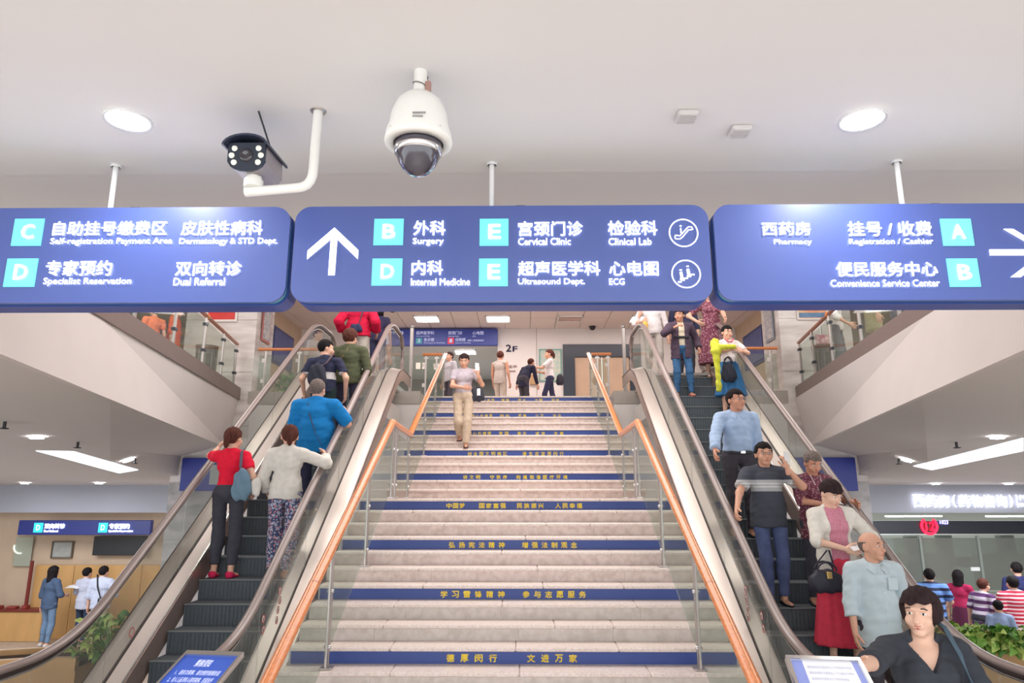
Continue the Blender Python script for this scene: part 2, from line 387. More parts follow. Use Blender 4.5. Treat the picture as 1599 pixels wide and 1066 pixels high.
for (px, lab) in ((667, 'square tube light in upper ceiling above the blue direction board, leftmost of four'), (778, 'lit square tube light in upper ceiling above the 2F wall sign'),
                  (890, 'unlit square tube light in upper ceiling above the dark doorway'), (1003, 'lit square tube light in upper ceiling beside the white shirted man at escalator top')):
    q = U(px, 497, z=4.73); panel_light(q[0], q[1], px != 890)['label'] = lab
for (px, py, lab) in ((613, 487, 'dark dome camera on upper ceiling nearest the red hooded person'), (925, 515, 'small dark dome camera on upper ceiling over the dark doorway')):
    q = U(px, py-5, z=4.72); t = thing('dome_camera', lab, 'camera', q); MB().lathe([(0, -.10), (.05, -.09), (.08, -.05), (.09, 0), (.11, .0), (.11, .03), (0, .03)], n=20).build('housing', M_black, t)

# ---------------------------------------------------------------- downlights and light slots
def hit(bv, px, py, sx=-1):
    d = Vector(ray(px, py)).normalized(); h = bv.ray_cast(Vector((CAMX, 0, 0)), d)
    return h[0], h[1]
def downlight(loc, r, lab, nrm=(0, 0, -1), power=6):
    t = thing('downlight', lab, 'light', loc)
    q = Vector((0, 0, -1)).rotation_difference(Vector(nrm)); t.rotation_mode = 'QUATERNION'; t.rotation_quaternion = q
    MB().lathe([(r*1.0, -.003), (r*1.16, -.012), (r*1.2, 0), (r*1.0, .0)], n=32).build('trim_ring', mat('white_enamel', (235, 235, 235), .4), t)
    MB().lathe([(0, -.006), (r, -.006), (r, .0)], n=32).build('lens', mat('downlight_glow', (250, 250, 255), emit=14.), t)
    if power:
        l = bpy.data.lights.new('lamp_glow', 'AREA'); l.shape = 'DISK'; l.size = r*1.6; l.energy = power; l.color = (.95, .96, 1)
        o = bpy.data.objects.new('lamp_glow', l); COL.objects.link(o); o.parent = t; o.location = (0, 0, -.02)
    return t
for (px, py, lab) in ((200, 187, 'round downlight in white ceiling near the left security camera'), (1346, 186, 'round downlight in white ceiling on the right of the two square plates')):
    q = U(px, py, z=1.497); downlight(q, .078, lab, power=7)
for (px, py, lab, bv) in ((58, 681, 'small downlight in left lobby soffit nearest the atrium', 0), (200, 717, 'small downlight in left lobby soffit beside end of light strip', 0),
                      (39, 753, 'small downlight above the blue counter sign, leftmost of two', 0), (155, 753, 'small downlight above the blue counter sign, on right', 0),
                      (1557, 681, 'small downlight in right lobby soffit above the light strip', 1), (1416, 717, 'small downlight at tapered end of right light strip', 1),
                      (1461, 754, 'small downlight over the lit pharmacy lettering, nearer blue panel', 1), (1575, 754, 'small downlight over far end of lit pharmacy lettering', 1)):
    l, nn = hit(BVR if bv else BVL, px, py)
    if l is None: print('NOHIT', px, py); continue
    if nn.z > 0: nn = -nn
    downlight(l+nn*.02, .085, lab, nn, 0)
def slot(px, bv, lab, sidew=False):
    t = thing('light_strip', lab, 'light', (0, 0, 0)); pts = []
    for (x, y) in px:
        l, nn = hit(bv, x, y)
        if nn.z > 0: nn = -nn
        pts.append(l+nn*.05)
    c = sum(pts, Vector())/len(pts); t.location = c; vs = []; fs = []; na = 14
    P4 = [np.array(p, float) for p in px]
    for i in range(na+1):
        u = i/na
        for v in (0, .5, 1):
            q = (P4[0]*(1-u)+P4[1 if len(P4) == 4 and sidew else 3]*u)*(1-v)+((P4[3] if sidew else P4[1])*(1-u)+P4[2]*u)*v
            l, nn = hit(bv, q[0], q[1]); nn = -nn if nn.z > 0 else nn; vs.append(l+nn*.012-c)
    m_ = len(vs); vs += [v+Vector((0, 0, .03)) for v in vs]
    for i in range(na):
        for j in range(2):
            k = i*3+j; fs += [(k, k+1, k+4, k+3), (m_+k, m_+k+3, m_+k+4, m_+k+1)]
        for k in (i*3, i*3+2): fs.append((k, k+3, m_+k+3, m_+k))
    for k in (0, 1, na*3, na*3+1): fs.append((k, k+1, m_+k+1, m_+k))
    MB().add(vs, fs).build('diffuser', mat('strip_glow', (236, 240, 248), emit=.75), t)
slot([(56, 703), (115, 704), (216, 733), (186, 738)], BVL, 'long tapering light strip let into left lobby soffit')
slot([(1598, 683), (1598, 703), (1455, 733), (1426, 727)], BVR, 'long tapering light strip let into right lobby soffit')
for (px, py, lab, bv) in ((8, 658, 'tiny black sprinkler in left soffit at picture edge', 0), (122, 690, 'tiny black sprinkler in left soffit between two downlights', 0), (211, 716, 'tiny black sprinkler next to left soffit downlight', 0),
                          (1493, 690, 'tiny black sprinkler in right soffit beside bright downlight', 1), (1403, 717, 'tiny black sprinkler left of right soffit downlight', 1)):
    l, nn = hit(BVR if bv else BVL, px, py)
    t = thing('sprinkler', lab, 'sprinkler', l); MB().tube([(0, 0, .02), (0, 0, -.08)], .018, 8).lathe([(0, -.09), (.05, -.085), (.05, -.075), (0, -.07)], n=12).build('sprinkler_head', M_black, t)

# square plates in near ceiling
for (px, py, lab) in ((1072, 182, 'square white ceiling plate, farther from the right downlight'), (1155, 205, 'square white ceiling plate, nearer the right downlight')):
    q = U(px, py, z=1.49); t = thing('ceiling_plate', lab, 'vent', q)
    MB().bbox(-.042, .042, -.042, .042, -.012, .01, .006).build('cover', mat('plate_white', (208, 205, 203), .6), t)
    for k in range(5): MB().box(-.034, .034, -.03+k*.014, -.026+k*.014, -.0145, -.012).build('slat', mat('plate_slat', (190, 187, 186), .6), t)

# ---------------------------------------------------------------- overhead signs
YS = 2.87
M_sign = mat('sign_blue_face', (66, 82, 142), .42, emit=.17, coat=.35)
M_teal = mat('sign_teal_side', (96, 178, 160), .4, emit=.15)
M_signdk = mat('sign_blue_edge', (58, 76, 150), .4)
M_tile = mat('sign_tile_turquoise', (104, 216, 214), .4, emit=.35)
M_lit = mat('sign_lit_letters', (255, 255, 255), emit=.85)
def rrect(x0, x1, z0, z1, r, n=6):
    pts = []
    for (cx, cz, a0) in ((x1-r, z1-r, 0), (x0+r, z1-r, 90), (x0+r, z0+r, 180), (x1-r, z0+r, 270)):
        for k in range(n+1):
            a = math.radians(a0+90*k/n); pts.append((cx+r*math.cos(a), cz+r*math.sin(a)))
    return pts
def sx_(px, py=400): return U(px, py, Y=YS)[0]
def sz_(py, px=800): return U(px, py, Y=YS)[2]
zT, zB = sz_(321), sz_(470.5)
def sign_box(x0, x1, lab, rods):
    t = thing('hanging_sign', lab, 'sign', ((x0+x1)/2, YS, zB)); cx = (x0+x1)/2
    def P(mb, name, m): 
        o = mb.build(name, m, None); o.data.transform(Matrix.Translation((-cx, -YS, -zB))); o.parent = t; return o
    P(MB().prism(rrect(x0, x1, zB, zT, .07), YS, YS+.018, 'y'), 'front_panel', M_sign)
    P(MB().prism(rrect(x0+.012, x1-.012, zB+.010, zT-.010, .06), YS+.018, YS+.13, 'y'), 'light_box', M_teal)
    P(MB().prism(rrect(x0, x1, zB-.002, zT, .07), YS+.055, YS+.155, 'y'), 'back_panel', M_signdk)
    for (px, py0) in rods:
        q = U(px, 243, Y=YS); xr = U(px, 243, z=1.5)[0]
        P(MB().tube([(xr, YS+.075, zT-.01), (xr, YS+.075, 1.5)], .0115, 14).lathe([(.022, 1.488), (.026, 1.5), (0, 1.5)], (xr, YS+.075, 0), 16), 'rod', mat('white_enamel', (235, 235, 235), .4))
        P(MB().bbox(xr+.10, xr+.16, YS+.04, YS+.10, zT-.005, zT+.022, .006), 'junction_box', M_black)
    return t, P
def sign_text(P, s, x0, x1, y0, y1, m=None, bold=.012):
    ym = (y0+y1)/2; a, b = sx_(x0, ym), sx_(x1, ym); z1, z0 = sz_(y0, (x0+x1)/2), sz_(y1, (x0+x1)/2)
    o = lettering(s, a, b, z0, z1, YS-.0035, m or M_lit, None, bold, .003)
    return o
def sign_fill(t, P, items, tiles):
    off = Matrix.Translation(-Vector(t.location))
    for (s, x0, x1, y0, y1) in items:
        o = sign_text(P, s, x0, x1, y0, y1, bold=.030 if ord(s[0]) > 2000 else .010); o.data.transform(off); o.parent = t
    for (s, x0, x1, y0, y1) in tiles:
        ym = (y0+y1)/2; a, b = sx_(x0, ym), sx_(x1, ym); z1, z0 = sz_(y0, x0), sz_(y1, x0)
        o = MB().box(a, b, YS-.004, YS+.002, z0, z1).build('letter_tile', M_tile); o.data.transform(off); o.parent = t
        w, h = b-a, z1-z0
        l = lettering(s, a+w*.30, b-w*.26, z0+h*.24, z1-h*.22, YS-.007, M_lit, None, .03, .002, 'letter'); l.data.transform(off); l.parent = o
xA0, xA1 = sx_(-200), sx_(449); xB0, xB1 = sx_(457), sx_(1110); xC0, xC1 = sx_(1118), sx_(1770)
s1, P1 = sign_box(xA0, xA1, 'long blue hanging sign with tiles C and D, at left end of the row', [(163, 243)])
sign_fill(s1, P1, [('自助挂号缴费区', 84, 262, 346, 368), ('皮肤性病科', 284, 411, 345, 368), ('Self-registration Payment Area', 80, 270, 372, 384), ('Dermatology & STD Dept.', 281, 434, 372, 384),
    ('专家预约', 73, 176, 407, 431), ('双向转诊', 275, 378, 408, 431), ('Specialist Reservation', 69, 206, 434, 447), ('Dual Referral', 272, 352, 434, 446)],
    [('C', 21, 67, 342, 384), ('D', 9, 57, 404, 448)])
s2, P2 = sign_box(xB0, xB1, 'long blue hanging sign with white up arrow, middle of the row', [(767, 243)])
sign_fill(s2, P2, [('外科', 646, 696, 345, 368), ('Surgery', 645, 693, 372, 384), ('内科', 643, 692, 407, 430), ('Internal Medicine', 642, 734, 435, 446),
    ('宫颈门诊', 809, 910, 346, 369), ('Cervical Clinic', 809, 891, 372, 383), ('检验科', 949, 1026, 345, 368), ('Clinical Lab', 950, 1017, 372, 383),
    ('超声医学科', 809, 937, 408, 431), ('Ultrasound Dept.', 809, 913, 435, 447), ('心电图', 951, 1028, 408, 431), ('ECG', 951, 975, 435, 445)],
    [('B', 584, 630, 342, 383), ('D', 581, 628, 404, 446), ('E', 749, 794, 342, 384), ('E', 748, 793, 404, 447)])
s3, P3 = sign_box(xC0, xC1, 'long blue hanging sign with tiles A and B and right arrow', [(1409, 243)])
sign_fill(s3, P3, [('西药房', 1189, 1265, 347, 368), ('Pharmacy', 1208, 1267, 374, 384), ('挂号 / 收费', 1323, 1454, 346, 369), ('Registration / Cashier', 1325, 1456, 373, 384),
    ('便民服务中心', 1305, 1463, 409, 432), ('Convenience Service Center', 1296, 1466, 437, 448)],
    [('A', 1470, 1518, 342, 384), ('B', 1480, 1528, 404, 448)])
def spoly(t, px, name='arrow', dep=.004):
    off = Matrix.Translation(-Vector(t.location)); pts = [(U(x, y, Y=YS)[0], U(x, y, Y=YS)[2]) for x, y in px]
    o = MB().prism(pts, YS-.0035-dep, YS-.002, 'y').build(name, M_lit); o.data.transform(off); o.parent = t; return o
spoly(s2, [(523, 356), (560, 391), (559, 405), (527, 374), (523, 430), (513, 430), (517, 374), (480, 405), (481, 392)])
spoly(s3, [(1544, 390), (1622, 390), (1566, 358), (1580, 358), (1640, 394), (1593, 433), (1577, 433), (1622, 399), (1545, 399)])
def pictogram(t, px, py, r, lines):
    c = U(px, py, Y=YS); off = Matrix.Translation(-Vector(t.location)); k = c[0]-U(px-1, py, Y=YS)[0]
    pth = [(c[0]+r*k*math.cos(a), YS-.004, c[2]+r*k*math.sin(a)*1.02) for a in np.linspace(0, 2*math.pi, 41)]
    o = MB().tube(pth, .0028, 6, caps=False, up=(0, 1, 0)).build('pictogram_ring', M_lit); o.data.transform(off); o.parent = t
    mb = MB()
    for (pts, w) in lines:
        mb.tube([(c[0]+x*k, YS-.004, c[2]-y*k) for x, y in pts], w, 6, up=(0, 1, 0))
    o = mb.build('pictogram', M_lit); o.data.transform(off); o.parent = t
pictogram(s2, 1067, 364, 22, [([(-14, 8), (-13, 4), (-10, 4), (-6, 5), (5, -7), (8, -10), (13, -10), (15, -6), (11, -5), (8, -5), (-2, 7), (-6, 10), (-12, 10), (-14, 8)], .0026), ([(-4, -8), (-4, 0)], .003), ([(-4, -12), (-4, -11)], .005)])
pictogram(s2, 1071, 428, 22, [([(-13, 13), (-8, 13), (-8, 10), (-3, 10), (-3, 7), (2, 7), (2, 4), (7, 4), (7, 1), (13, 1)], .0036), ([(-8, -3), (-7, 4)], .006), ([(-8, -7), (-8, -6)], .006),
    ([(-7, 4), (-9, 9)], .004), ([(-7, 4), (-4, 9)], .004), ([(3, -8), (4, -1)], .0065), ([(3, -13), (3, -12)], .006), ([(4, -1), (2, 5)], .004), ([(4, -1), (8, 3)], .004)])

# ---------------------------------------------------------------- ceiling cameras
q = U(657, 112, z=1.5); yp = q[1]; xp = U(657, 112, z=1.5)[0]
t = thing('dome_camera', 'large white speed dome camera hanging from ceiling on short pole', 'camera', (xp, yp, 1.5))
zb = U(657, 275, Y=yp)[2]-1.5; zr = U(657, 222, Y=yp)[2]-1.5; zm = U(657, 152, Y=yp)[2]-1.5
M_cam = mat('camera_white', (236, 236, 230), .35)
R_ = .117; 
MB().tube([(0, 0, 0), (0, 0, zm-.01)], .024, 20).build('pole', M_cam, t)
prof = [(0, zm+.012), (.03, zm+.012), (.055, zm+.0), (.082, zm-.028), (.098, zm-.07), (.105, zm-.115), (R_*.98, zr+.03), (R_, zr+.012), (R_*1.02, zr+.002), (R_*1.0, zr-.008), (.088, zr-.012), (.086, zr)]
MB().lathe(prof, n=48).build('housing', M_cam, t)
M_dome = mat('smoked_dome', (58, 54, 66), .06, coat=1.)
r2 = .083; dpt = abs(zb-zr)
MB().lathe([(r2*math.cos(a), zr-.004-dpt*.96*math.sin(a)) for a in np.linspace(0, math.pi/2, 14)], n=40).build('smoked_bubble', M_dome, t)
MB().lathe([(r2*1.008, zr-.03), (r2*.995, zr-.045), (r2*.93, zr-.05)], n=40).build('lens_ring', M_chrome, t)
cab = [(.027*math.cos(a), .027*math.sin(a), -.03-.035*k) for k, a in ((i/14., i*.75) for i in range(15))]
MB().tube([(.026*math.cos(a), .026*math.sin(a), -.02-.004*i) for i, a in enumerate(np.linspace(0, 7.5, 16))], .0022, 6).build('cable', mat('cable_grey', (120, 110, 110)), t)
MB().bbox(.02, .04, -.02, .0, zm+.01, zm+.055, .003).build('connector', mat('connector_brown', (170, 130, 120)), t)
for a in (-2.4, -.75): MB().sphere((R_*.96*math.cos(a), R_*.96*math.sin(a), zr+.018), .005, 8, 6).build('screw', M_steel, t)
for k, (zz, w) in enumerate(((.045, .04), (.032, .03))): MB().box(-.005, w, -R_*.995-.002, -R_*.97, zr+zz, zr+zz+.004).build('label_print', mat('print_grey', (150, 150, 150)), t)
# bullet camera on an L shaped pipe
q = U(497, 173, z=1.5); Yb = q[1]; zE = U(487, 293, Y=Yb)[2]; xE = U(488, 293, Y=Yb)[0]; xL = U(383, 300, Y=Yb)[0]; zL = U(383, 300, Y=Yb)[2]
t = thing('bullet_camera', 'black and grey box camera with six lamps on L shaped white pipe', 'camera', (q[0], Yb, 1.5))
T = Vector((q[0], Yb, 1.5))
rad = .0185; pts = [(q[0], Yb, 1.5), (q[0]-.004, Yb, zE+.075), (q[0]-.006, Yb, zE+.052), (q[0]-.012, Yb, zE+.030), (q[0]-.024, Yb, zE+.013), (q[0]-.042, Yb, zE+.003), (q[0]-.068, Yb, zE-.001), (xL, Yb, zL)]
MB().tube([Vector(p)-T for p in pts], rad, 20, up=(0, 1, 0)).build('pipe', M_cam, t)
MB().lathe([(.0, -.006), (.03, -.004), (.032, 0)], n=24).build('flange', M_steel, t)
c = Vector((U(398, 240, Y=Yb)[0], Yb, U(398, 243, Y=Yb)[2])); base = Vector((c.x+.005, Yb, zL+.018))
MB().tube([base-T, base+Vector((0, 0, .03))-T], .036, 24).tube([base+Vector((0, 0, .03))-T, base+Vector((0, 0, .045))-T], .028, 24).build('swivel_base', M_cam, t)
MB().bbox(base.x-T.x-.028, base.x-T.x+.028, -.022, .02, base.z-T.z+.04, base.z-T.z+.075, .006).build('bracket', M_steel, t)
body = bpy.data.objects.new('x', None)
Rb = Matrix.Rotation(math.radians(0), 4, 'Z') @ Matrix.Rotation(math.radians(4), 4, 'X')
Mb = Matrix.Translation(Vector((base.x-T.x-.012, 0.0, c.z-T.z-.020))) @ Rb
hh = []
for a in np.linspace(math.radians(200), math.radians(340), 9): hh.append((.075*math.cos(a)*1.0, -.018+.052*math.sin(a)))
prof2 = [(-.072, .045), (-.072, -.03)]+hh[1:-1]+[(.072, -.03), (.072, .045)]
o = MB().prism(prof2, -.05, .13, 'y').build('housing', mat('camera_grey', (158, 150, 152), .4), t); o.data.transform(Mb)
o = MB().prism([(a*1.0, b*1.0) for a, b in prof2], -.062, -.05, 'y').build('front_plate', M_dark, t); o.data.transform(Mb)
hood = [(-.088, .028)]+[(.088*math.cos(a), .028+.046*math.sin(a)) for a in np.linspace(math.pi, 0, 12)][1:]+[(.080, .030)]+[(.080*math.cos(a), .028+.038*math.sin(a)) for a in np.linspace(0, math.pi, 12)]
o = MB().prism(hood, -.085, .15, 'y').build('sun_hood', mat('hood_navy', (48, 54, 74), .35), t); o.data.transform(Mb)
for (lx, lz) in ((-.046, .022), (-.056, -.006), (-.046, -.034), (.046, .022), (.056, -.006), (.046, -.034)):
    o = MB().lathe([(0, -.004), (.0095, -.003), (.012, .004)], (lx, -.064, lz), 18, 'y').build('lamp', mat('lamp_pale', (226, 226, 214), .2, emit=.2), t); o.data.transform(Mb)
o = MB().lathe([(0, .0), (.012, -.002), (.02, -.006), (.026, .0), (.028, .008)], (0, -.066, -.006), 28, 'y').build('lens', mat('lens_glass', (30, 26, 40), .08, coat=1), t); o.data.transform(Mb)
MB().tube([Vector((U(425, 205, z=1.5)[0], Yb+.0, 1.5))-T, Vector((c.x+.05, Yb+.05, c.z+.03))-T], .004, 8).build('cable', M_black, t)
# ================================================================ staircase
RISE, GO = .14, .272
def nose_low(k): return 8.95-.272*k, -RISE*k      # Y, z of nosing k below the landing
def nose_up(j): return 10.78+.272*(j-1), RISE*j
st = thing('staircase', 'wide pale granite staircase with blue lettered risers between the two escalators', 'staircase', (0, 8.95, -2.1))
SO = Vector(st.location)
SW = 1.95
def spart(mb, name, m, par=None):
    o = mb.build(name, m); o.data.transform(Matrix.Translation(-SO if par is None else (-SO))); o.parent = par or st; return o
def rowtext(s, x0, x1, z0, z1, y, par):
    groups = s.split('|'); return
def tread(y0, y1, z, cuts):
    for a, b in zip(cuts[:-1], cuts[1:]):
        spart(MB().bbox(a+.0015, b-.0015, y0-.028, y1, z-.034, z, .008), 'tread_slab', M_tread)
def riser(y, z0, z1, cuts, m):
    for a, b in zip(cuts[:-1], cuts[1:]):
        spart(MB().box(a+.001, b-.001, y, y+.02, z0, z1), 'riser_slab', m)
def bluetext(y, z0, z1, pieces):
    b = spart(MB().box(-SW+.02, SW-.02, y-.006, y, z0+.004, z1-.001), 'blue_riser_panel', M_blue_band)
    h = z1-z0
    for (s, x0, x1) in pieces:
        n_ = len(s); p0 = (z0+z1)/2
        xa, xb = U(x0, U_y(y, p0), Y=y)[0], U(x1, U_y(y, p0), Y=y)[0]
        pitch = (xb-xa)/(n_-.0+(.0)) if n_ < 2 else (xb-xa)/(n_-1+.62); w = pitch*.62 if pitch*.62 < h*.8 else h*.8
        if n_ > 1: w = min(pitch*.78, h*.66); pitch = (xb-xa-w)/(n_-1)
        for i, ch in enumerate(s):
            l = lettering(ch, xa+i*pitch, xa+i*pitch+w, z0+h*.18, z0+h*.80, y-.006, M_yellow, None, .05 if y < 12 else .03, .002, 'letter')
            l.data.transform(Matrix.Translation(-SO)); l.parent = b
def U_y(Y, z):
    p = Y*math.cos(TH)+z*math.sin(TH); return 778-1117*z/p
def cuts_for(k):
    r = random.Random(k); a = -SW; out = [a]
    for x in (-1.05+r.uniform(-.25, .25), .1+r.uniform(-.3, .3), 1.1+r.uniform(-.25, .25)): out.append(x)
    return out+[SW]
TX = {1: [('中国梦', 697, 726), ('国家富强', 748, 790), ('民族振兴', 807, 849), ('人民幸福', 867, 909)],
      4: [('弘扬宪法精神', 701, 788), ('增强法制观念', 815, 901)],
      7: [('学习雷锋精神', 688, 788), ('参与志愿服务', 816, 915)],
      10: [('德厚闵行', 697, 776), ('文进万家', 823, 901)]}
TU = {3: [('讲文明', 723, 750), ('守秩序', 765, 792), ('构建和谐医疗环境', 806, 886)],
      6: [('创全国文明城区', 730, 792), ('建生态宜居闵行', 816, 880)],
      9: [('核心价值观', 731, 767), ('爱国', 779, 794), ('敬业', 808, 822), ('诚信', 836, 851), ('友善', 865, 880)],
      12: [('核心价值观', 736, 769), ('自由', 781, 795), ('平等', 809, 822), ('公正', 836, 849), ('法治', 863, 876)],
      15: [('核心价值观', 741, 772), ('富强', 783, 795), ('民主', 809, 821), ('文明', 835, 847), ('和谐', 861, 873)]}
for k in range(1, 16):           # lower flight
    y, z = nose_low(k); yu, zu = nose_low(k-1)
    if k < 15: tread(y, yu+.03, z, cuts_for(k))
    riser(yu, z, zu-.034, cuts_for(k+40), M_tread2 if k < 7 else M_riser_dark)
    if k in TX: bluetext(yu, z, zu-.034, TX[k])
tread(8.95, 10.82, 0, cuts_for(0))
for j in range(1, 16):
    y, z = nose_up(j); yn = nose_up(j+1)[0]
    tread(y, yn+.03 if j < 15 else 14.75, z, cuts_for(j+80))
    riser(y, z-RISE, z-.034, cuts_for(j+120), M_tread2)
    if j in TU: bluetext(y, z-RISE, z-.034, TU[j])
body = MB(); pl = [(4.9, -2.1)]
for k in range(14, -1, -1):
    y, z = nose_low(k); pl += [(y+.022, z-RISE-.02 if k else z-RISE-.02), (y+.022, z-.036)]
pl = [(4.98+.2, -2.12)]
for k in range(14, 0, -1):
    y, z = nose_low(k); pl.append((y+.03, z-.04)); pl.append((nose_low(k-1)[0]+.03, z-.04))
pl.append((8.98, -.04)); pl.append((10.82, -.04))
for j in range(1, 15): y, z = nose_up(j); pl.append((y+.03, z-.04)); pl.append((nose_up(j+1)[0]+.03, z-.04))
pl += [(nose_up(15)[0]+.03, 1.7), (14.55, 1.0), (10.0, -1.2), (8.3, -1.9), (7.15, -2.12)]
spart(MB().prism(pl, -SW, SW, 'x'), 'stair_body', M_white)

# ---------------------------------------------------------------- stair railings
RX = 1.57
def railing(sx, lab):
    t = thing('stair_railing', lab, 'railing', (sx*RX, 8.95, 0)); O = Vector(t.location)
    def P(mb, name, m, par=None): o = mb.build(name, m); o.data.transform(Matrix.Translation(-O)); o.parent = par or t; return o
    x = sx*RX; sl = RISE/GO
    zl = lambda y: .95+(y-8.95)*sl
    ye = 4.55
    low = [(x, ye, zl(ye)), (x, 8.95, .955)]
    mid = [(x, 8.95, .955), (x, 10.42, .93)]
    zu = lambda y: .93+(y-10.42)*(3.10-.93)/(15.05-10.42)
    hi = [(x, 10.42, .93), (x, 15.05, 3.10)]
    for nm, pp in (('lower_handrail', low), ('landing_handrail', mid), ('upper_handrail', hi)):
        n0 = 7; path = [np.array(pp[0])+(np.array(pp[1])-np.array(pp[0]))*i/n0 for i in range(n0+1)]
        P(MB().tube(path, .045, 14, ell=(1.0, .8)), 'wooden_handrail', M_wood)
        if nm == 'lower_handrail':
            for i in (2, 4): P(MB().tube([path[i]-(0, .004, .002), path[i]+(0, .004, .002)], .0462, 14, ell=(1, .8), caps=False), 'joint_ring', M_wood_dk)
    [P(MB().sphere(q, (.046, .048, .040)), 'handrail_elbow', M_wood) for q in ((x, 8.95, .955), (x, 10.42, .93), (x, 15.05, 3.10))]
    def post(y, z0, z1):
        g = MB(); g.bbox(x-.011, x+.011, y-.045, y-.012, z0, z1-.04, .003).bbox(x-.011, x+.011, y+.012, y+.045, z0, z1-.04, .003)
        g.box(x-.006, x+.006, y-.012, y+.012, z0, z1-.04)
        o = P(g, 'post', M_steel)
        P(MB().bbox(x-.05, x+.05, y-.06, y+.06, z0, z0+.015, .004), 'foot_plate', M_steel, None)
        P(MB().bbox(x-.018, x+.018, y-.03, y+.03, z1-.10, z1-.03, .006), 'handrail_bracket', M_steel)
        for zz in (z0+.17, z0+.62):
            P(MB().lathe([(0, -.03), (.015, -.028), (.015, .028), (0, .03)], (x, y, zz), 12, 'x'), 'glass_clamp', M_chrome)
    ys = []
    for k in (15, 10, 5):
        y, z = nose_low(k)
        if k == 15: y = 4.78; z = -2.1
        post(y+.10, z, zl(y+.10)); ys.append((y+.10, z))
    post(9.05, 0, .955); post(9.30, 0, .95); post(10.32, 0, .93)
    for j in (5, 10):
        y, z = nose_up(j); post(y+.10, z, zu(y+.10)); ys.append((y+.1, z))
    post(14.75, 2.1, zu(14.75))
    def pane(y0, y1, a0, a1, b0, b1):
        P(MB().prism([(y0, a0), (y1, a1), (y1, b1), (y0, b0)], x-.006, x+.006, 'x'), 'glass_panel', M_glass)
    pane(4.95, 6.25, zl(4.95)-.86, zl(6.25)-.86, zl(4.95)-.12, zl(6.25)-.12)
    pane(6.40, 7.62, zl(6.4)-.86, zl(7.62)-.86, zl(6.4)-.12, zl(7.62)-.12)
    pane(7.77, 8.98, zl(7.77)-.86, zl(8.98)-.86, zl(7.77)-.12, zl(8.98)-.14)
    pane(9.37, 10.25, .10, .10, .84, .82)
    pane(10.4, 11.9, zu(10.4)-.82, zu(11.9)-.82, zu(10.4)-.12, zu(11.9)-.12)
    pane(12.05, 13.25, zu(12.05)-.82, zu(13.25)-.82, zu(12.05)-.12, zu(13.25)-.12)
    pane(13.4, 14.68, zu(13.4)-.82, zu(14.68)-.82, zu(13.4)-.12, zu(14.68)-.12)
    return t
railing(-1, 'stair railing with orange wood handrail, glass and steel posts, beside up escalator')
railing(1, 'stair railing with orange wood handrail, glass and steel posts, beside down escalator')

# ---------------------------------------------------------------- escalators
ES = .70                                  # slope
def zh(y): return .33+ES*(y-7.99)         # handrail centre line on the incline
YLO, YHI = 5.876, 11.83
def hpath(off=0., y0=4.45, y1=12.75, n=10):
    """flat - incline - flat line with rounded bends, shifted down by off"""
    zl, zt = -1.15-off, 3.02-off
    pts = [(y0, zl)]
    a = .55
    A, B, C_ = np.array((YLO-a, zl)), np.array((YLO, zl)), np.array((YLO+a*.82, zl+a*.82*ES))
    for i in range(n+1): t = i/n; pts.append(tuple((1-t)**2*A+2*t*(1-t)*B+t*t*C_))
    a = .42
    A, B, C_ = np.array((YHI-a*.82, zt-a*.82*ES)), np.array((YHI, zt)), np.array((YHI+a, zt))
    m = np.array(pts[-1])
    for i in range(1, 8): pts.append(tuple(m+(A-m)*i/8))
    for i in range(n+1): t = i/n; pts.append(tuple((1-t)**2*A+2*t*(1-t)*B+t*t*C_))
    pts.append((y1, zt)); return pts
M_step = mat('escalator_step', (102, 109, 115), .8, 0., spec=.08, noise=.25, nscale=30, stretch=(30, 1, 1))
M_step_edge = mat('step_edge', (136, 138, 138), .7, spec=.1)
M_deck = mat('escalator_deck', (206, 194, 186), .3, .55, noise=.08, nscale=3, stretch=(4, .5, 1))
M_deck_in = mat('escalator_inner_deck', (216, 204, 198), .32, .45)
M_clad = mat('escalator_cladding', (182, 160, 152), .28, .6, noise=.1, nscale=3)
M_gap = mat('seam_black', (58, 48, 46), .5)
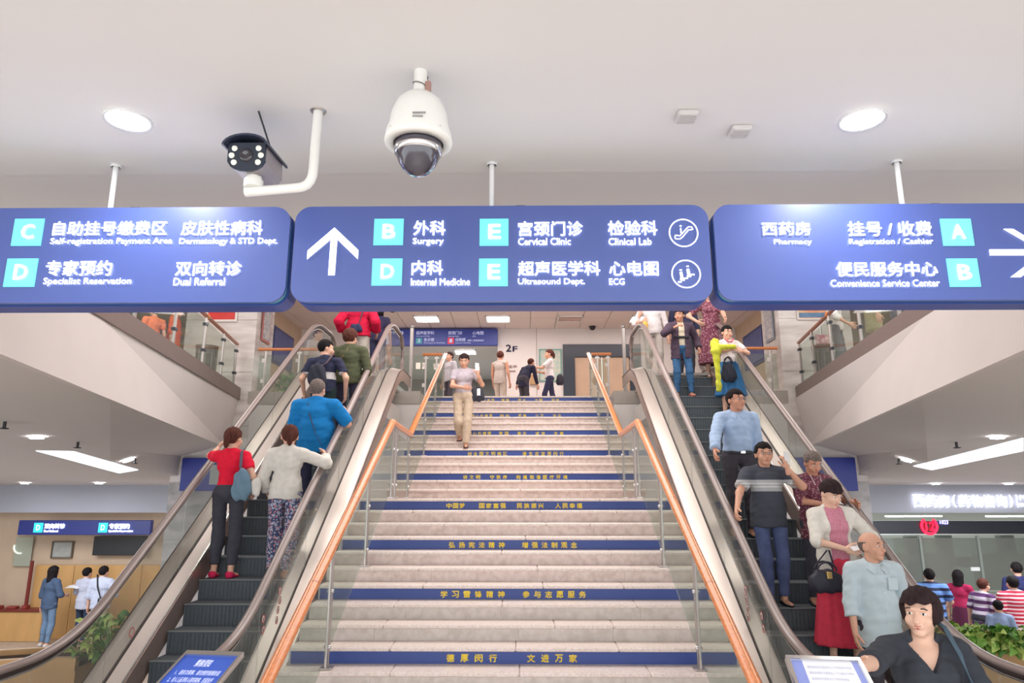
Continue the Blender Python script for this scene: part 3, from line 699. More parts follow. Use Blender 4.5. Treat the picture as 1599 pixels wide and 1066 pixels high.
def escalator(sx, lab, ph):
    t = thing('escalator', lab, 'escalator', (sx*2.85, 8.9, -2.1)); O = Vector(t.location)
    def P(mb, name, m, par=None): o = mb.build(name, m); o.data.transform(Matrix.Translation(-O)); o.parent = par or t; return o
    xi, xo = 2.19, 3.50
    hp = hpath()
    # steps
    nose0 = -2.1
    g = MB().bbox(-.485, .485, -.31, -.02, -.012, 0, .003)
    k = 0; y = 5.9+ph; stp = None
    while True:
        z = -2.1+ES*(y-5.9)
        if z > 2.09: break
        z = max(z, -2.1)
        m1 = MB().bbox(-.485, .485, 0, .293, -.02, 0, .004); m1.box(-.485, .485, .012, .03, -.22, -.012)
        for q in range(24): m1.box(-.475+q*.0396, -.455+q*.0396, .004, .013, -.205, -.012)
        if stp is None:
            stp = m1.build('step', M_step); o = stp; edge = MB().box(-.485, .485, -.001, .018, -.006, .003).build('step_nosing', M_step_edge); ed = edge
        else:
            o = link('step', stp.data); ed = link('step_nosing', edge.data)
        o.location = Vector((sx*2.845, y, z))-O; o.parent = t; ed.parent = o
        y += .293
    P(MB().box(sx*2.36, sx*3.33, 4.6, 5.93, -2.12, -2.085), 'lower_comb_plate', M_steel)
    P(MB().box(sx*2.36, sx*3.33, 11.85, 13.9, 2.06, 2.105), 'upper_comb_plate', M_steel)
    # handrails, glass, decks
    for (xg, inner) in ((xi, True), (xo, False)):
        o_ = 1 if inner else -1        # direction from this balustrade towards the steps (in |x|)
        X = lambda d: sx*(xg+o_*d)
        zt = 3.02; zb = -1.15
        arc = [(12.75+.36*math.sin(a), zt-.36+.36*math.cos(a)) for a in np.linspace(0, math.pi*.93, 12)][1:]
        arcb = [(4.45-.36*math.sin(a), zb-.36+.36*math.cos(a)) for a in np.linspace(0, math.pi*.93, 12)][1:]
        path = [(X(0), a, b) for a, b in arcb[::-1]+hp+arc]
        P(MB().tube(path, .040, 12, ell=(1.05, .72), up=(1, 0, 0) if False else (0, 0, 1)), 'handrail', M_rubber)
        P(MB().tube([(X(0), a, b-.036) for a, b in hp], .026, 8), 'handrail_guide', M_gap)
        P(MB().tube([(X(0), a, b-.066) for a, b in hp], .013, 8), 'handrail_track', M_chrome)
        # glass panels cut across the slope
        dk = lambda yy: np.interp(yy, [a for a, b in hp], [b for a, b in hp])
        cuts = [4.3, 5.45, 6.4, 7.6, 8.8, 10.0, 11.2, 12.1, 12.9]
        for a, b in zip(cuts[:-1], cuts[1:]):
            yy = np.linspace(a+.006, b-.006, 7)
            po = [(v, dk(v)-.05) for v in yy]+[(v, dk(v)-.80) for v in yy[::-1]]
            P(MB().prism(po, X(0)-.005, X(0)+.005, 'x'), 'glass_panel', M_glass_esc)
        # decks
        def band(d0, d1, o0, o1, y0, y1, name, m, h=.04, zo0=0., zo1=0.):
            pa = hpath(0, y0, y1); vs = []; fs = []
            for (a, b) in pa:
                vs += [(X(d0), a, b+o0), (X(d1), a, b+o1), (X(d1), a, b+o1-h), (X(d0), a, b+o0-h)]
            for i in range(len(pa)-1):
                for q in range(4): fs.append((i*4+q, i*4+(q+1) % 4, i*4+4+(q+1) % 4, i*4+4+q))
            e = len(pa)*4-4; fs += [(0, 3, 2, 1), (e, e+1, e+2, e+3)]
            return P(MB().add(vs, fs), name, m)
        band(.014, .135, -.775, -.80, 4.2, 12.95, 'inner_deck', M_deck_in)
        band(-.19, -.014, -.80, -.765, 4.2, 12.95, 'outer_deck', M_deck)
        band(-.016, .016, -.775, -.775, 4.2, 12.95, 'glass_channel', M_gap, .03)
        band(.135, .150, -.795, -.795, 4.2, 12.95, 'skirt_rail', M_chrome, .02)
        band(.138, .156, -.82, -.82, 4.5, 12.9, 'skirt_panel', M_clad, .28)
        band(-.205, -.19, -.81, -.81, 4.2, 12.95, 'outer_cladding', M_clad, .19)
        band(-.21, -.205, -.80, -.80, 4.2, 12.95, 'cladding_seam', M_gap, .012)
        if sx < 0 and not inner: pass
    band_ = hpath(0, 4.3, 13.9)
    vs = []; fs = []
    for (a, b) in band_:
        for (xx, zz) in ((2.34, -1.27), (3.36, -1.27), (3.36, -1.60), (2.34, -1.60)): vs.append((sx*xx, a, max(b+zz, -2.95)))
    for i in range(len(band_)-1):
        for q in range(4): fs.append((i*4+q, i*4+(q+1) % 4, i*4+4+(q+1) % 4, i*4+4+q))
    P(MB().add(vs, fs), 'truss', M_white)
    # safety notice discs on the lower glass
    red = mat('notice_red', (206, 110, 112), .5); wht = mat('notice_white', (232, 226, 222), .5)
    for (px, py) in (((437, 922), (437, 937), (434, 952), (432, 968), (411, 966), (411, 983)) if sx < 0 else ((1164, 920), (1165, 934), (1167, 949), (1168, 963), (1189, 961), (1192, 981))):
        q = U(px, py, X=sx*(xi-.008)); r = .036
        c = (q[0], q[1], q[2])
        P(MB().lathe([(r, 0), (r*.72, 0), (r*.72, .002), (r, .002)], c, 20, 'x'), 'notice_ring', red)
        P(MB().lathe([(0, 0), (r*.7, 0), (r*.7, .001), (0, .001)], c, 20, 'x'), 'notice_disc', wht)
        P(MB().box(c[0]-.003, c[0]+.003, c[1]-.006, c[1]+.006, c[2]-.018, c[2]+.012), 'notice_figure', M_gap)
    if sx < 0:
        q = U(205, 987, X=-3.49); c = (q[0]+.004, q[1], q[2])
        P(MB().lathe([(.045, 0), (.034, 0), (.034, .002), (.045, .002)], c, 20, 'x'), 'notice_ring', red)
    # orange label on the inner deck at the lower end
    lbl = MB(); a, b = 5.15, 5.75
    zz = lambda v: np.interp(v, [p[0] for p in hpath()], [p[1] for p in hpath()])-.785+.012
    lbl.add([(sx*3.375, a, zz(a)), (sx*3.48, a, zz(a)+.02), (sx*3.48, b, zz(b)+.02), (sx*3.375, b, zz(b))], [(0, 1, 2, 3)])
    P(lbl, 'deck_label', mat('deck_label_orange', (232, 140, 96), .5))
    return t
escalator(-1, 'long steel and glass escalator carrying people up, with passengers seen from behind', .05)
escalator(1, 'long steel and glass escalator carrying people down towards the camera', .02)

# steel posts with ball tops beside the stair head, and the short guard rails
for sx in (-1, 1):
    w = 'left' if sx < 0 else 'right'
    px = 642 if sx < 0 else 975
    q = U(px, 560, Y=14.12); zt = U(px, 512, Y=14.12)[2]; x = q[0]
    t = thing('ball_top_post', 'tall steel post with ball top beside stair head, next to the '+('up' if sx < 0 else 'down')+' escalator', 'post', (x, 14.12, 2.1))
    MB().bbox(-.035, .035, -.03, .03, 0, zt-2.1, .006).build('post', M_steel, t)
    MB().sphere((0, 0, zt-2.1+.035), .042, 16, 10).build('ball', M_chrome, t); MB().lathe([(.07, 0), (.07, .015), (.03, .03)], n=16).build('base_cover', M_steel, t)
    # short guard from the post towards the stair rail
    def guard(x0, x1, y, lab, posts, boxes=True, zr=None, mw=M_wood):
        g = thing('glass_guard_rail', lab, 'railing', ((x0+x1)/2, y, 2.1)); c = (x0+x1)/2; hh = .92
        MB().tube([(x0-c, 0, hh), (x1-c, 0, hh)], .032, 12).build('wooden_handrail', mw, g)
        for xx in posts:
            MB().bbox(xx-c-.02, xx-c+.02, -.015, .015, 0, hh-.04, .004).build('post', M_steel, g)
            MB().bbox(xx-c-.05, xx-c+.05, -.01, .01, hh-.10, hh-.06, .003).build('bracket', M_chrome, g)
        ps = sorted([x0]+list(posts)+[x1])
        for a, b in zip(ps[:-1], ps[1:]):
            if b-a > .15: MB().box(a-c+.03, b-c-.03, -.006, .006, .06, hh-.12).build('glass_panel', M_glass, g)
        for xx in posts:
            for zz in (.25, .68):
                MB().bbox(xx-c-.07, xx-c-.01, -.02, -.008, zz-.04, zz+.04, .003).build('glass_clamp', mat('clamp_white', (220, 214, 208), .4), g)
        return g
    a = sx*1.60; b = sx*2.02
    guard(min(a, b), max(a, b), 14.68, 'short glass guard with orange handrail at stair head beside '+('up' if sx < 0 else 'down')+' escalator', [sx*1.72, sx*1.95])
    a = sx*3.78; b = sx*5.36
    guard(min(a, b), max(a, b), 14.12, 'glass guard with orange handrail between '+('up' if sx < 0 else 'down')+' escalator and marble pillar', [sx*4.5, sx*5.2])
    # balcony railing along the curb
    XT = lambda y: abs(-4.53-.161*(y-7.10))+.06
    g = thing('balcony_railing', 'glass balcony railing with reddish handrail over the '+('up' if sx < 0 else 'down')+' escalator side fascia', 'railing', (sx*XT(9), 9, 2.19)); O = Vector(g.location)
    def P(mb, name, m): o = mb.build(name, m); o.data.transform(Matrix.Translation(-O)); o.parent = g; return o
    y0, y1 = 3.4, 13.75; zr = 3.05
    P(MB().tube([(sx*XT(v), v, zr) for v in np.linspace(y0, y1, 9)], .035, 12), 'wooden_handrail', M_wood_dk)
    P(MB().sphere((sx*XT(11.55), 11.55, zr), (.05, .07, .05)), 'handrail_joint', M_wood)
    ys = [4.0, 5.5, 7.0, 8.5, 10.0, 11.5, 12.7, 13.7]
    for v in ys:
        P(MB().bbox(sx*XT(v)-.02, sx*XT(v)+.02, v-.02, v+.02, 2.19, zr-.03, .004), 'post', M_steel)
        for zz in (2.45, 2.9): P(MB().bbox(sx*XT(v)-.03, sx*XT(v)+.03, v-.05, v+.05, zz-.025, zz+.025, .004), 'glass_clamp', M_dark)
    for a, b in zip(ys[:-1], ys[1:]):
        xa, xb = sx*XT(a+.06), sx*XT(b-.06)
        P(MB().add([(xa-.005, a+.06, 2.22), (xb-.005, b-.06, 2.22), (xb-.005, b-.06, zr-.08), (xa-.005, a+.06, zr-.08), (xa+.005, a+.06, 2.22), (xb+.005, b-.06, 2.22), (xb+.005, b-.06, zr-.08), (xa+.005, a+.06, zr-.08)],
            [(0, 1, 2, 3), (7, 6, 5, 4), (0, 4, 5, 1), (1, 5, 6, 2), (2, 6, 7, 3), (3, 7, 4, 0)]), 'glass_panel', M_glass)

# ================================================================ signs and furnishing
def boxsign(name, lab, cat, px0, px1, py0, py1, Y, th, m, frame=None, inset=.0):
    a = U(px0, (py0+py1)/2, Y=Y)[0]; b = U(px1, (py0+py1)/2, Y=Y)[0]; xm = (px0+px1)/2; z1 = U(xm, py0, Y=Y)[2]; z0 = U(xm, py1, Y=Y)[2]
    t = thing(name, lab, cat, ((a+b)/2, Y, z0)); w = (b-a)/2; h = z1-z0
    MB().bbox(-w, w, 0, th, 0, h, min(.01, h*.1)).build('panel', m, t)
    if frame:
        fw, fm = frame; g = MB()
        g.box(-w-fw, w+fw, -.02, th, -fw, 0).box(-w-fw, w+fw, -.02, th, h, h+fw).box(-w-fw, -w, -.02, th, 0, h).box(w, w+fw, -.02, th, 0, h); g.build('frame', fm, t)
    return t, w, h
def txt(t, s, px0, px1, py0, py1, Y, m, bold=.03, dep=.01, name='lettering'):
    a = U(px0, (py0+py1)/2, Y=Y)[0]; b = U(px1, (py0+py1)/2, Y=Y)[0]; z1 = U(px0, py0, Y=Y)[2]; z0 = U(px0, py1, Y=Y)[2]
    o = lettering(s, a, b, z0, z1, Y-.004, m, None, bold, dep, name); o.data.transform(Matrix.Translation(-Vector(t.location))); o.parent = t; return o
def til(t, px0, px1, py0, py1, Y, m, ch=None, ml=None):
    a = U(px0, (py0+py1)/2, Y=Y)[0]; b = U(px1, (py0+py1)/2, Y=Y)[0]; z1 = U(px0, py0, Y=Y)[2]; z0 = U(px0, py1, Y=Y)[2]
    o = MB().box(a, b, Y-.008, Y+.004, z0, z1).build('letter_tile', m); o.data.transform(Matrix.Translation(-Vector(t.location))); o.parent = t
    if ch:
        l = lettering(ch, a+(b-a)*.3, b-(b-a)*.28, z0+(z1-z0)*.22, z1-(z1-z0)*.2, Y-.012, ml or M_lit, None, .03, .004, 'letter'); l.data.transform(Matrix.Translation(-Vector(t.location))); l.parent = o
M_signw = mat('sign_print_white', (222, 222, 236), .5, emit=.15)
# upper floor direction board
YU = 19.2
t, w, h = boxsign('direction_board', 'long blue direction board over the upper floor passage, left of 2F', 'sign', 596, 777, 513.5, 539, YU, .15, mat('board_navy', (50, 62, 138), .4, emit=.12))
for (s, a, b, c, d) in (('外科', 607, 631, 517, 522), ('超声医学科', 650, 678, 517, 522.5), ('Ultrasound Dept.', 650, 672, 524, 526), ('宫颈门诊', 700, 722, 517, 522.5), ('Cervical Clinic', 700, 717, 524, 526), ('心电图', 738, 755, 517, 522.5), ('ECG', 738, 743, 524, 526),
        ('急诊楼', 662, 678, 527.5, 533), ('Emergency Building', 662, 695, 534.5, 536.5), ('住院楼', 711, 727, 527.5, 533), ('Inpatient Building', 711, 735, 534.5, 536.5), ('请至二楼连廊通行', 730, 756, 530, 533)):
    txt(t, s, a, b, c, d, YU, M_signw, .02)
til(t, 649.5, 659, 527.5, 536.5, YU, mat('tile_teal', (70, 150, 160), .5, emit=.15), '3', M_signw); til(t, 699, 709, 527, 537, YU, mat('tile_red', (206, 60, 84), .5, emit=.15), '1', M_signw)
t = thing('floor_number', 'dark blue 2F lettering on the upper white wall', 'sign', U(799, 549, Y=YB)); txt(t, '2', 790, 798.5, 538, 549, YB-.01, M_blue, .02); txt(t, 'F', 800.5, 808, 540.5, 549, YB-.01, M_blue, .02)
t = thing('wall_notice_lettering', 'small red lettering on upper wall under 2F', 'sign', U(800, 580, Y=YB)); Mred = mat('faded_red_print', (214, 130, 124), .7)
txt(t, '办理', 793, 799, 570, 575, YB-.005, Mred); txt(t, '入院手续', 800, 807, 570, 574, YB-.005, Mred); txt(t, '请往前', 793, 805, 578, 581, YB-.005, Mred)
t, w, h = boxsign('poster', 'pale teal framed poster on upper wall behind the woman with a phone', 'poster', 843, 876, 546, 594, YB-.03, .03, mat('poster_teal', (170, 196, 188), .6, noise=.2, nscale=9, rgb2=(206, 204, 186)), (.02, mat('frame_teal', (110, 168, 160), .5)))
t, w, h = boxsign('notice_box', 'small brown notice box on upper wall beside teal poster', 'box', 827, 839, 584, 600, YB-.1, .1, mat('box_brown', (186, 150, 110), .5))
# side wall boards on the upper floor, pictures on the pillars
for sx in (-1, 1):
    t = thing('wall_board', 'slanted looking blue board on beige upper side wall behind the '+('up' if sx < 0 else 'down')+' escalator', 'board', (sx*6.18, 17.9, 3.35))
    MB().bbox(-.02, .02, -.8, .8, 0, .95, .008).build('panel', mat('board_navy2', (70, 78, 130), .4), t)
    MB().box(-sx*.03, -sx*.02, -.72, .72, .08, .87).build('print', mat('board_print', (96, 106, 160), .5, noise=.2, nscale=6), t)
t, w, h = boxsign('framed_poster', 'red framed poster on left marble pillar above glass railing', 'poster', 327, 369, 455, 499, 13.96, .03, mat('poster_red', (232, 66, 62), .5, noise=.25, nscale=3), (.045, mat('frame_white', (238, 232, 228), .4)))
t, w, h = boxsign('framed_picture', 'framed orange and blue landscape picture on right marble pillar', 'picture', 1245, 1288, 452, 497, 13.96, .03, mat('picture_print', (240, 200, 150), .5, nscale=3.5, rgb2=(232, 128, 92)), (.03, mat('frame_white', (238, 232, 228), .4)))
t2 = MB().box(-w*.95, w*.95, -.004, 0, .02, .12).build('picture_foreground', mat('picture_blue', (110, 150, 190), .5, noise=.3, nscale=8), t)
for sx in (-1, 1):
    t = thing('side_poster', 'narrow framed notice on inner side face of '+('left' if sx < 0 else 'right')+' marble pillar', 'poster', (sx*5.375, 14.5, 3.25)); z0 = .0
    MB().bbox(-.012, .012, -.24, .24, 0, 1.0, .004).build('frame', mat('frame_red', (200, 120, 116) if sx < 0 else (150, 156, 170), .5), t) if sx < 0 else MB().bbox(-.012, .012, -.24, .24, 0, 1.0, .004).build('frame', mat('frame_grey', (150, 156, 170), .5), t)
    MB().box(-sx*.012, -sx*.018, -.2, .2, .05, .95).build('print', mat('notice_print', (222, 216, 214), .6, nscale=12, rgb2=(170, 176, 190)), t)
# blue panels low on the pillars
for sx in (-1, 1):
    xa, xb = 5.2, U(1338, 740, Y=13.9)[0]
    z1 = U(1290, 714, Y=13.9)[2]; z0 = U(1290, 766, Y=13.9)[2]
    t = thing('blue_wall_sign', 'square royal blue sign on '+('left' if sx < 0 else 'right')+' marble pillar below the fascia', 'sign', (sx*(xa+xb)/2, 13.9, z0))
    ww = (xb-xa)/2
    MB().bbox(-ww, ww, -.0, .08, 0, z1-z0, .008).build('panel', M_blue, t)
    if sx < 0:
        MB().box(-.18+.05, .05+.12, -.006, .0, .12, .50).build('sign_plate', mat('plate_grey', (190, 196, 196), .5), t)
        pth = [(.25+.09*math.cos(a), -.008, .16+.09*math.sin(a)) for a in np.linspace(math.pi*.8, math.pi*2.1, 12)]
        MB().tube(pth, .022, 8, up=(0, 1, 0)).build('sign_curl', mat('plate_grey', (190, 196, 196), .5), t)
    t = thing('wall_speaker', 'small grey wall speaker beside the '+('left' if sx < 0 else 'right')+' royal blue sign', 'speaker', (sx*(xb+.07), 14.05, z0-.12)); MB().bbox(-.075, .075, -.05, .05, 0, .26, .01).build('cabinet', mat('speaker_grey', (96, 96, 102), .5), t); MB().box(-.06, .06, -.056, -.05, .02, .24).build('grille', M_dark, t)

# ---- left lobby counter
YL = 15.5
t, w, h = boxsign('counter_sign', 'long navy lit sign with two D tiles over the left lobby counter', 'sign', 28, 235, 812, 835, YL, .12, mat('counter_sign_navy', (34, 46, 112), .35, emit=.12))
til(t, 53, 67, 816, 831, YL, mat('tile_cyan', (40, 190, 200), .4, emit=.9), 'D', mat('tile_letter_navy', (220, 250, 255), emit=.6)); til(t, 154, 168, 816, 831, YL, _M['tile_cyan'], 'D', _M['tile_letter_navy'])
for (s, a, b, c, d) in (('双向转诊', 70, 102, 817, 825), ('Dual Referral', 69, 91, 827, 830.5), ('专家预约', 171, 203, 817, 825.5), ('Specialist Reservation', 170, 208, 827, 831)): txt(t, s, a, b, c, d, YL, mat('lit_letters_soft', (240, 240, 255), emit=1.6), .03)
t, w, h = boxsign('display_screen', 'black display panel on beige wall under the counter sign', 'screen', 145, 228, 837, 867, 16.1, .06, M_black)
t, w, h = boxsign('framed_notice', 'small grey framed notice between counter sign and honey wood panel', 'notice', 82, 112, 846, 870, 16.25, .04, mat('notice_grey', (176, 178, 172), .5, noise=.15, nscale=9), (.02, mat('notice_frame', (110, 98, 84), .5)))
# glass door with round handle
t, w, h = boxsign('glass_panel_door', 'frosted glass door leaf with bright curved handle at far left', 'door', 22, 49, 838, 884, 16.2, .03, mat('frosted_leaf', (170, 176, 160), .3))
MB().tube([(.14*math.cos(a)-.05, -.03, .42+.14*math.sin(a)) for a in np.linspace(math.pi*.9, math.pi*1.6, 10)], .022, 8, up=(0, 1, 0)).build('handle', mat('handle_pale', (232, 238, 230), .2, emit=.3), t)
# wood counter and wall panels
wp = thing('wood_wall_panelling', 'honey coloured wood panelling along left lobby wall behind three standing people', 'panelling', (-10, 16.2, -3))
xs = [U(v, 950, Y=16.2)[0] for v in (-60, 46, 108, 160, 215, 290)]
for i, (a, b) in enumerate(zip(xs[:-1], xs[1:])):
    z1 = U(100, 882, Y=16.2)[2] if i else U(10, 952, Y=16.2)[2]
    MB().bbox(a+10+.004, b+10-.004, 0, .06, .0, z1+3, .004).build('wood_panel', M_wood_panel, wp)
ct = thing('reception_counter', 'honey wood reception counter with red edged top at far left', 'counter', (U(5, 960, Y=15.9)[0], 15.9, -3))
z1 = U(20, 951, Y=15.9)[2]+3
MB().bbox(-1.4, .85, 0, .28, 0, z1-.05, .01).build('counter_front', M_wood_panel, ct); MB().bbox(-1.42, .9, -.04, .3, z1-.05, z1, .01).build('counter_top', mat('counter_red', (120, 44, 40), .4), ct)
x_ = U(42, 915, Y=15.95)[0]-ct.location.x
MB().bbox(x_-.03, x_+.03, .08, .14, z1, z1+1.0, .008).build('red_post', mat('counter_red', (120, 44, 40), .4), ct)
for i, (dx, w2, h2) in enumerate(((-.2, .12, .06), (.1, .2, .05), (.38, .1, .07))): MB().bbox(dx-w2/2, dx+w2/2, .05, .2, z1, z1+h2, .008).build('tray', mat('tray_red', (150, 60, 54), .5), ct)

# ---- right lobby: lettering, dark display band, glazed counter
t = thing('pharmacy_lettering', 'white glowing Chinese pharmacy lettering on right lobby bulkhead', 'sign', U(1500, 795, Y=15.56))
Mg = mat('glow_letters', (250, 250, 255), emit=.8)
for (s, a, b) in (('西', 1425, 1443), ('药', 1445, 1463), ('房', 1464, 1483), ('(', 1486, 1492), ('药', 1496, 1514), ('物', 1516, 1534), ('咨', 1535, 1553), ('询', 1554, 1572), (')', 1575, 1581), ('|', 1586, 1588)):
    txt(t, s, a, b, 772, 792, 15.56, Mg, .010 if s not in '(|)' else .03, .02, 'letter')
txt(t, 'PHARMACY', 1591, 1660, 773, 781, 15.56, Mg, .02, .02, 'letter'); txt(t, 'INQUIRY', 1591, 1650, 785, 792, 15.56, Mg, .02, .02, 'letter')
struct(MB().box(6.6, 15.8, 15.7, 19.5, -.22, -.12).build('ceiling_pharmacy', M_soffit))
YC = 16.4
for (a, b, lab) in ((1383, 1429, 'white slotted ceiling lights over the dark display band, nearer the bald man'), (1540, 1586, 'white slotted ceiling lights over the dark display band at right edge')):
    q0 = U(a, 804, z=-.225); q1 = U(b, 802, z=-.225); t = thing('slotted_ceiling_light', lab, 'light', ((q0[0]+q1[0])/2, q0[1], -.23)); w3 = q1[0]-q0[0]
    for k in range(3): MB().bbox(-w3/2+k*w3/3, -w3/2+(k+.85)*w3/3, -.03+.05*k, .03+.05*k, -.02, .0, .004).build('tube', M_white_light, t)
t, w, h = boxsign('display_band', 'long dark display band across right lobby under the glowing lettering', 'display', 1350, 1680, 813, 833, YC, .2, M_dark)
MB().box(-w, w, -.02, .0, -.03, .0).build('bottom_edge', mat('edge_silver', (196, 204, 204), .3, .5), t)
q = U(1451, 821, Y=YC-.03); t = thing('window_number_sign', 'red glowing round sign with white outline 12 on dark display band', 'sign', q); r = .17
MB().tube([(r*math.cos(a), 0, r*math.sin(a)) for a in np.linspace(math.radians(125), math.radians(415), 30)], .03, 8, up=(0, 1, 0)).build('red_ring', mat('led_red', (255, 30, 60), emit=2.), t)
lettering('12', -.10, .12, -.10, .10, -.01, _M['led_red'], t, .05, .01, 'number')
t = thing('led_readout', 'small white digital readout beside the red round 12 sign', 'sign', U(1473, 815, Y=YC-.02)); txt(t, '1023', 1467, 1480, 812, 818, YC-.02, mat('led_lilac', (200, 196, 255), emit=1.6), .02)
gw = thing('glazed_counter', 'long glazed pharmacy counter with mullions behind the queue at right', 'counter', (10, YC, -3))
zt_ = U(1450, 836, Y=YC)[2]+3; zc = U(1450, 925, Y=YC)[2]+3
M_cg = glass_mat('counter_glass', (170, 190, 180), .25)
xs = [U(v, 880, Y=YC)[0]-10 for v in (1335, 1441, 1532, 1640, 1740)]
for a, b in zip(xs[:-1], xs[1:]):
    MB().box(a+.03, b-.03, 0, .012, zc+.05, zt_-.05).build('glass_pane', M_cg, gw)
for a in xs: MB().bbox(a-.03, a+.03, -.03, .04, zc, zt_, .005).build('mullion', mat('mullion_grey', (150, 160, 154), .4), gw)
MB().bbox(xs[0], xs[-1], -.3, .25, zc-.06, zc, .01).build('counter_top', mat('counter_pale', (176, 176, 168), .4), gw)
MB().bbox(xs[0], xs[-1], -.02, .2, 0, zc-.06, .01).build('counter_front', mat('counter_front_grey', (140, 134, 122), .5), gw)
for i, (a, b) in enumerate(((1341, 1437), (1448, 1500), (1540, 1596), (1600, 1630))):
    MB().box(U(a, 880, Y=YC)[0]-10, U(b, 880, Y=YC)[0]-10, .5, .52, zc, U(1500, 866, Y=YC)[2]+3).build('frosted_screen', mat('screen_mint', (186, 198, 182), .6), gw)
MB().bbox(U(1504, 880, Y=YC)[0]-10, U(1522, 880, Y=YC)[0]-10, .1, .3, U(1500, 886, Y=YC)[2]+3, U(1500, 870, Y=YC)[2]+3, .01).build('monitor', M_dark, gw)
MB().bbox(U(1514, 880, Y=YC)[0]-10, U(1528, 880, Y=YC)[0]-10, -.03, -.01, U(1500, 891, Y=YC)[2]+3, U(1500, 885, Y=YC)[2]+3, .004).build('price_card', mat('card_white', (226, 230, 230), .5, emit=.2), gw)
for i, (a, w4) in enumerate(((1415, 26), (1465, 22), (1560, 24))):
    MB().bbox(U(a, 862, Y=18)[0]-10, U(a+w4, 862, Y=18)[0]-10, 1.5, 1.7, zc, zc+1.15+.1*i, .03).build('shelf_stock', mat('stock_grey', (84, 88, 84), .7), gw)
struct(MB().box(6.6, 15.8, 19.3, 19.5, -3, -.1).build('wall_pharmacy_back', mat('pharmacy_wall', (150, 154, 146), .7)))
area((10.5, 17.8, -.3), 5, 1.5, 28, (.9, 1, .96))

# ---- tilted info boards at the escalator feet
def info_board(corners, Y0, lab, blue):
    """corners in the picture: top-left, top-right, bottom-left, bottom-right; a sloping desk board on a post"""
    tl = U(corners[0][0], corners[0][1], Y=Y0); tr = U(corners[1][0], corners[1][1], Y=Y0+.02)
    dz = .40; d = Y0-.20
    bl = U(corners[2][0], corners[2][1], Y=d); br = bl+(tr-tl)*1.0
    t = thing('information_board', lab, 'board', ((tl[0]+tr[0])/2, Y0-.15, -2.1)); O = np.array(t.location)
    def Q(u, v, up=0.):
        p = tl+(tr-tl)*u+(bl-tl)*v; nn = np.cross(tr-tl, bl-tl); nn = nn/np.linalg.norm(nn); nn = nn if nn[2] > 0 else -nn; return tuple(p+nn*up-O)
    def slab(u0, u1, v0, v1, a, b, name, m, par=t):
        vs = [Q(u0, v0, a), Q(u1, v0, a), Q(u1, v1, a), Q(u0, v1, a), Q(u0, v0, b), Q(u1, v0, b), Q(u1, v1, b), Q(u0, v1, b)]
        return MB().add(vs, [(0, 3, 2, 1), (4, 5, 6, 7), (0, 1, 5, 4), (1, 2, 6, 5), (2, 3, 7, 6), (3, 0, 4, 7)]).build(name, m, par)
    V = 2.6
    slab(0, 1, 0, V, -.02, -.002, 'backing', M_steel)
    for (u0, u1, v0, v1) in ((0, 1, 0, .13), (0, 1, V-.13, V), (0, .045, .13, V-.13), (.955, 1, .13, V-.13)): slab(u0, u1, v0, v1, -.002, .010, 'frame', M_chrome)
    if blue:
        bp = slab(.045, .955, .13, V-.13, -.002, .003, 'blue_sheet', mat('info_blue', (52, 92, 196), .35, coat=.3))
    else:
        bp = slab(.045, .955, .13, V-.13, -.002, .003, 'white_sheet', mat('info_white', (226, 228, 236), .35, coat=.3))
        slab(.055, .20, .15, V-.15, .003, .0035, 'blue_margin', mat('info_margin', (120, 136, 206), .4)); slab(.86, .945, .15, V-.15, .003, .0035, 'blue_margin', _M['info_margin'])
    # printed lines mapped on the sheet
    ux = Vector(tr-tl); L = ux.length; ux.normalize(); vx = Vector(bl-tl); Lv = vx.length; vx.normalize(); nz = ux.cross(vx); nz = nz if nz.z > 0 else -nz
    def line(s, u0, u1, v0, v1, m, bold):
        o = lettering(s, u0, u1, 0, 1, 0, m, None, bold, 0, 'printed_line'); me = o.data
        for v in me.vertices:
            u, w = v.co.x, v0+(1-v.co.z)*(v1-v0); v.co = Vector(Q(u, w, .0045))
        o.parent = t
    if blue:
        wl = mat('info_white_print', (232, 236, 250), .5, emit=.2)
        line('乘梯须知', .34, .60, .26, .50, wl, .03)
        rows = [('1、请依次乘梯，请勿拥挤推搡抢道', .14, .88), ('2、老人儿童须有人陪同乘梯，抓紧扶手', .13, .86), ('请勿逆行', .12, .30), ('3、请勿在扶梯上 嬉戏打闹 请勿倚靠', .12, .84), ('4、携带大件物品的乘客 请乘坐直梯', .12, .80), ('请勿将头手伸出扶手', .14, .62), ('5、发生紧急情况请按急停按钮', .14, .58), ('6、请勿赤脚乘梯 谢谢合作', .12, .70)]
        for i, (s, a, b) in enumerate(rows): line(s, a, b, .60+i*.225, .76+i*.225, wl, .012)
    else:
        gp = mat('info_grey_print', (186, 190, 206), .6)
        for i in range(9): line('请扶好扶手注意安全上下扶梯请勿停留', .24, .82-.1*(i % 3 == 2), .35+i*.22, .46+i*.22, gp, 0.)
    zt = min(Q(0, V)[2], Q(0, 0)[2])
    xm = Q(.5, .5)[0]
    MB().tube([(Q(.5, 1.2)[0], Q(.5, 1.2)[1], 0), (Q(.5, 1.2)[0], Q(.5, 1.2)[1], Q(.5, 1.2)[2]-.01)], .03, 14).build('post', M_chrome, t)
    MB().lathe([(0, 0), (.17, 0), (.17, .012), (.04, .03)], (Q(.5, 1.2)[0], Q(.5, 1.2)[1], 0), 24).build('foot', M_steel, t)
    return t
info_board([(292, 1017), (381, 1020), (246, 1066), (341, 1066)], 3.75, 'blue tilted information board with white print at foot of the up escalator', True)
info_board([(1226, 1025), (1342, 1029), (1240, 1066), (1360, 1066)], 3.45, 'white tilted information board with blue margins beside woman in black top', False)

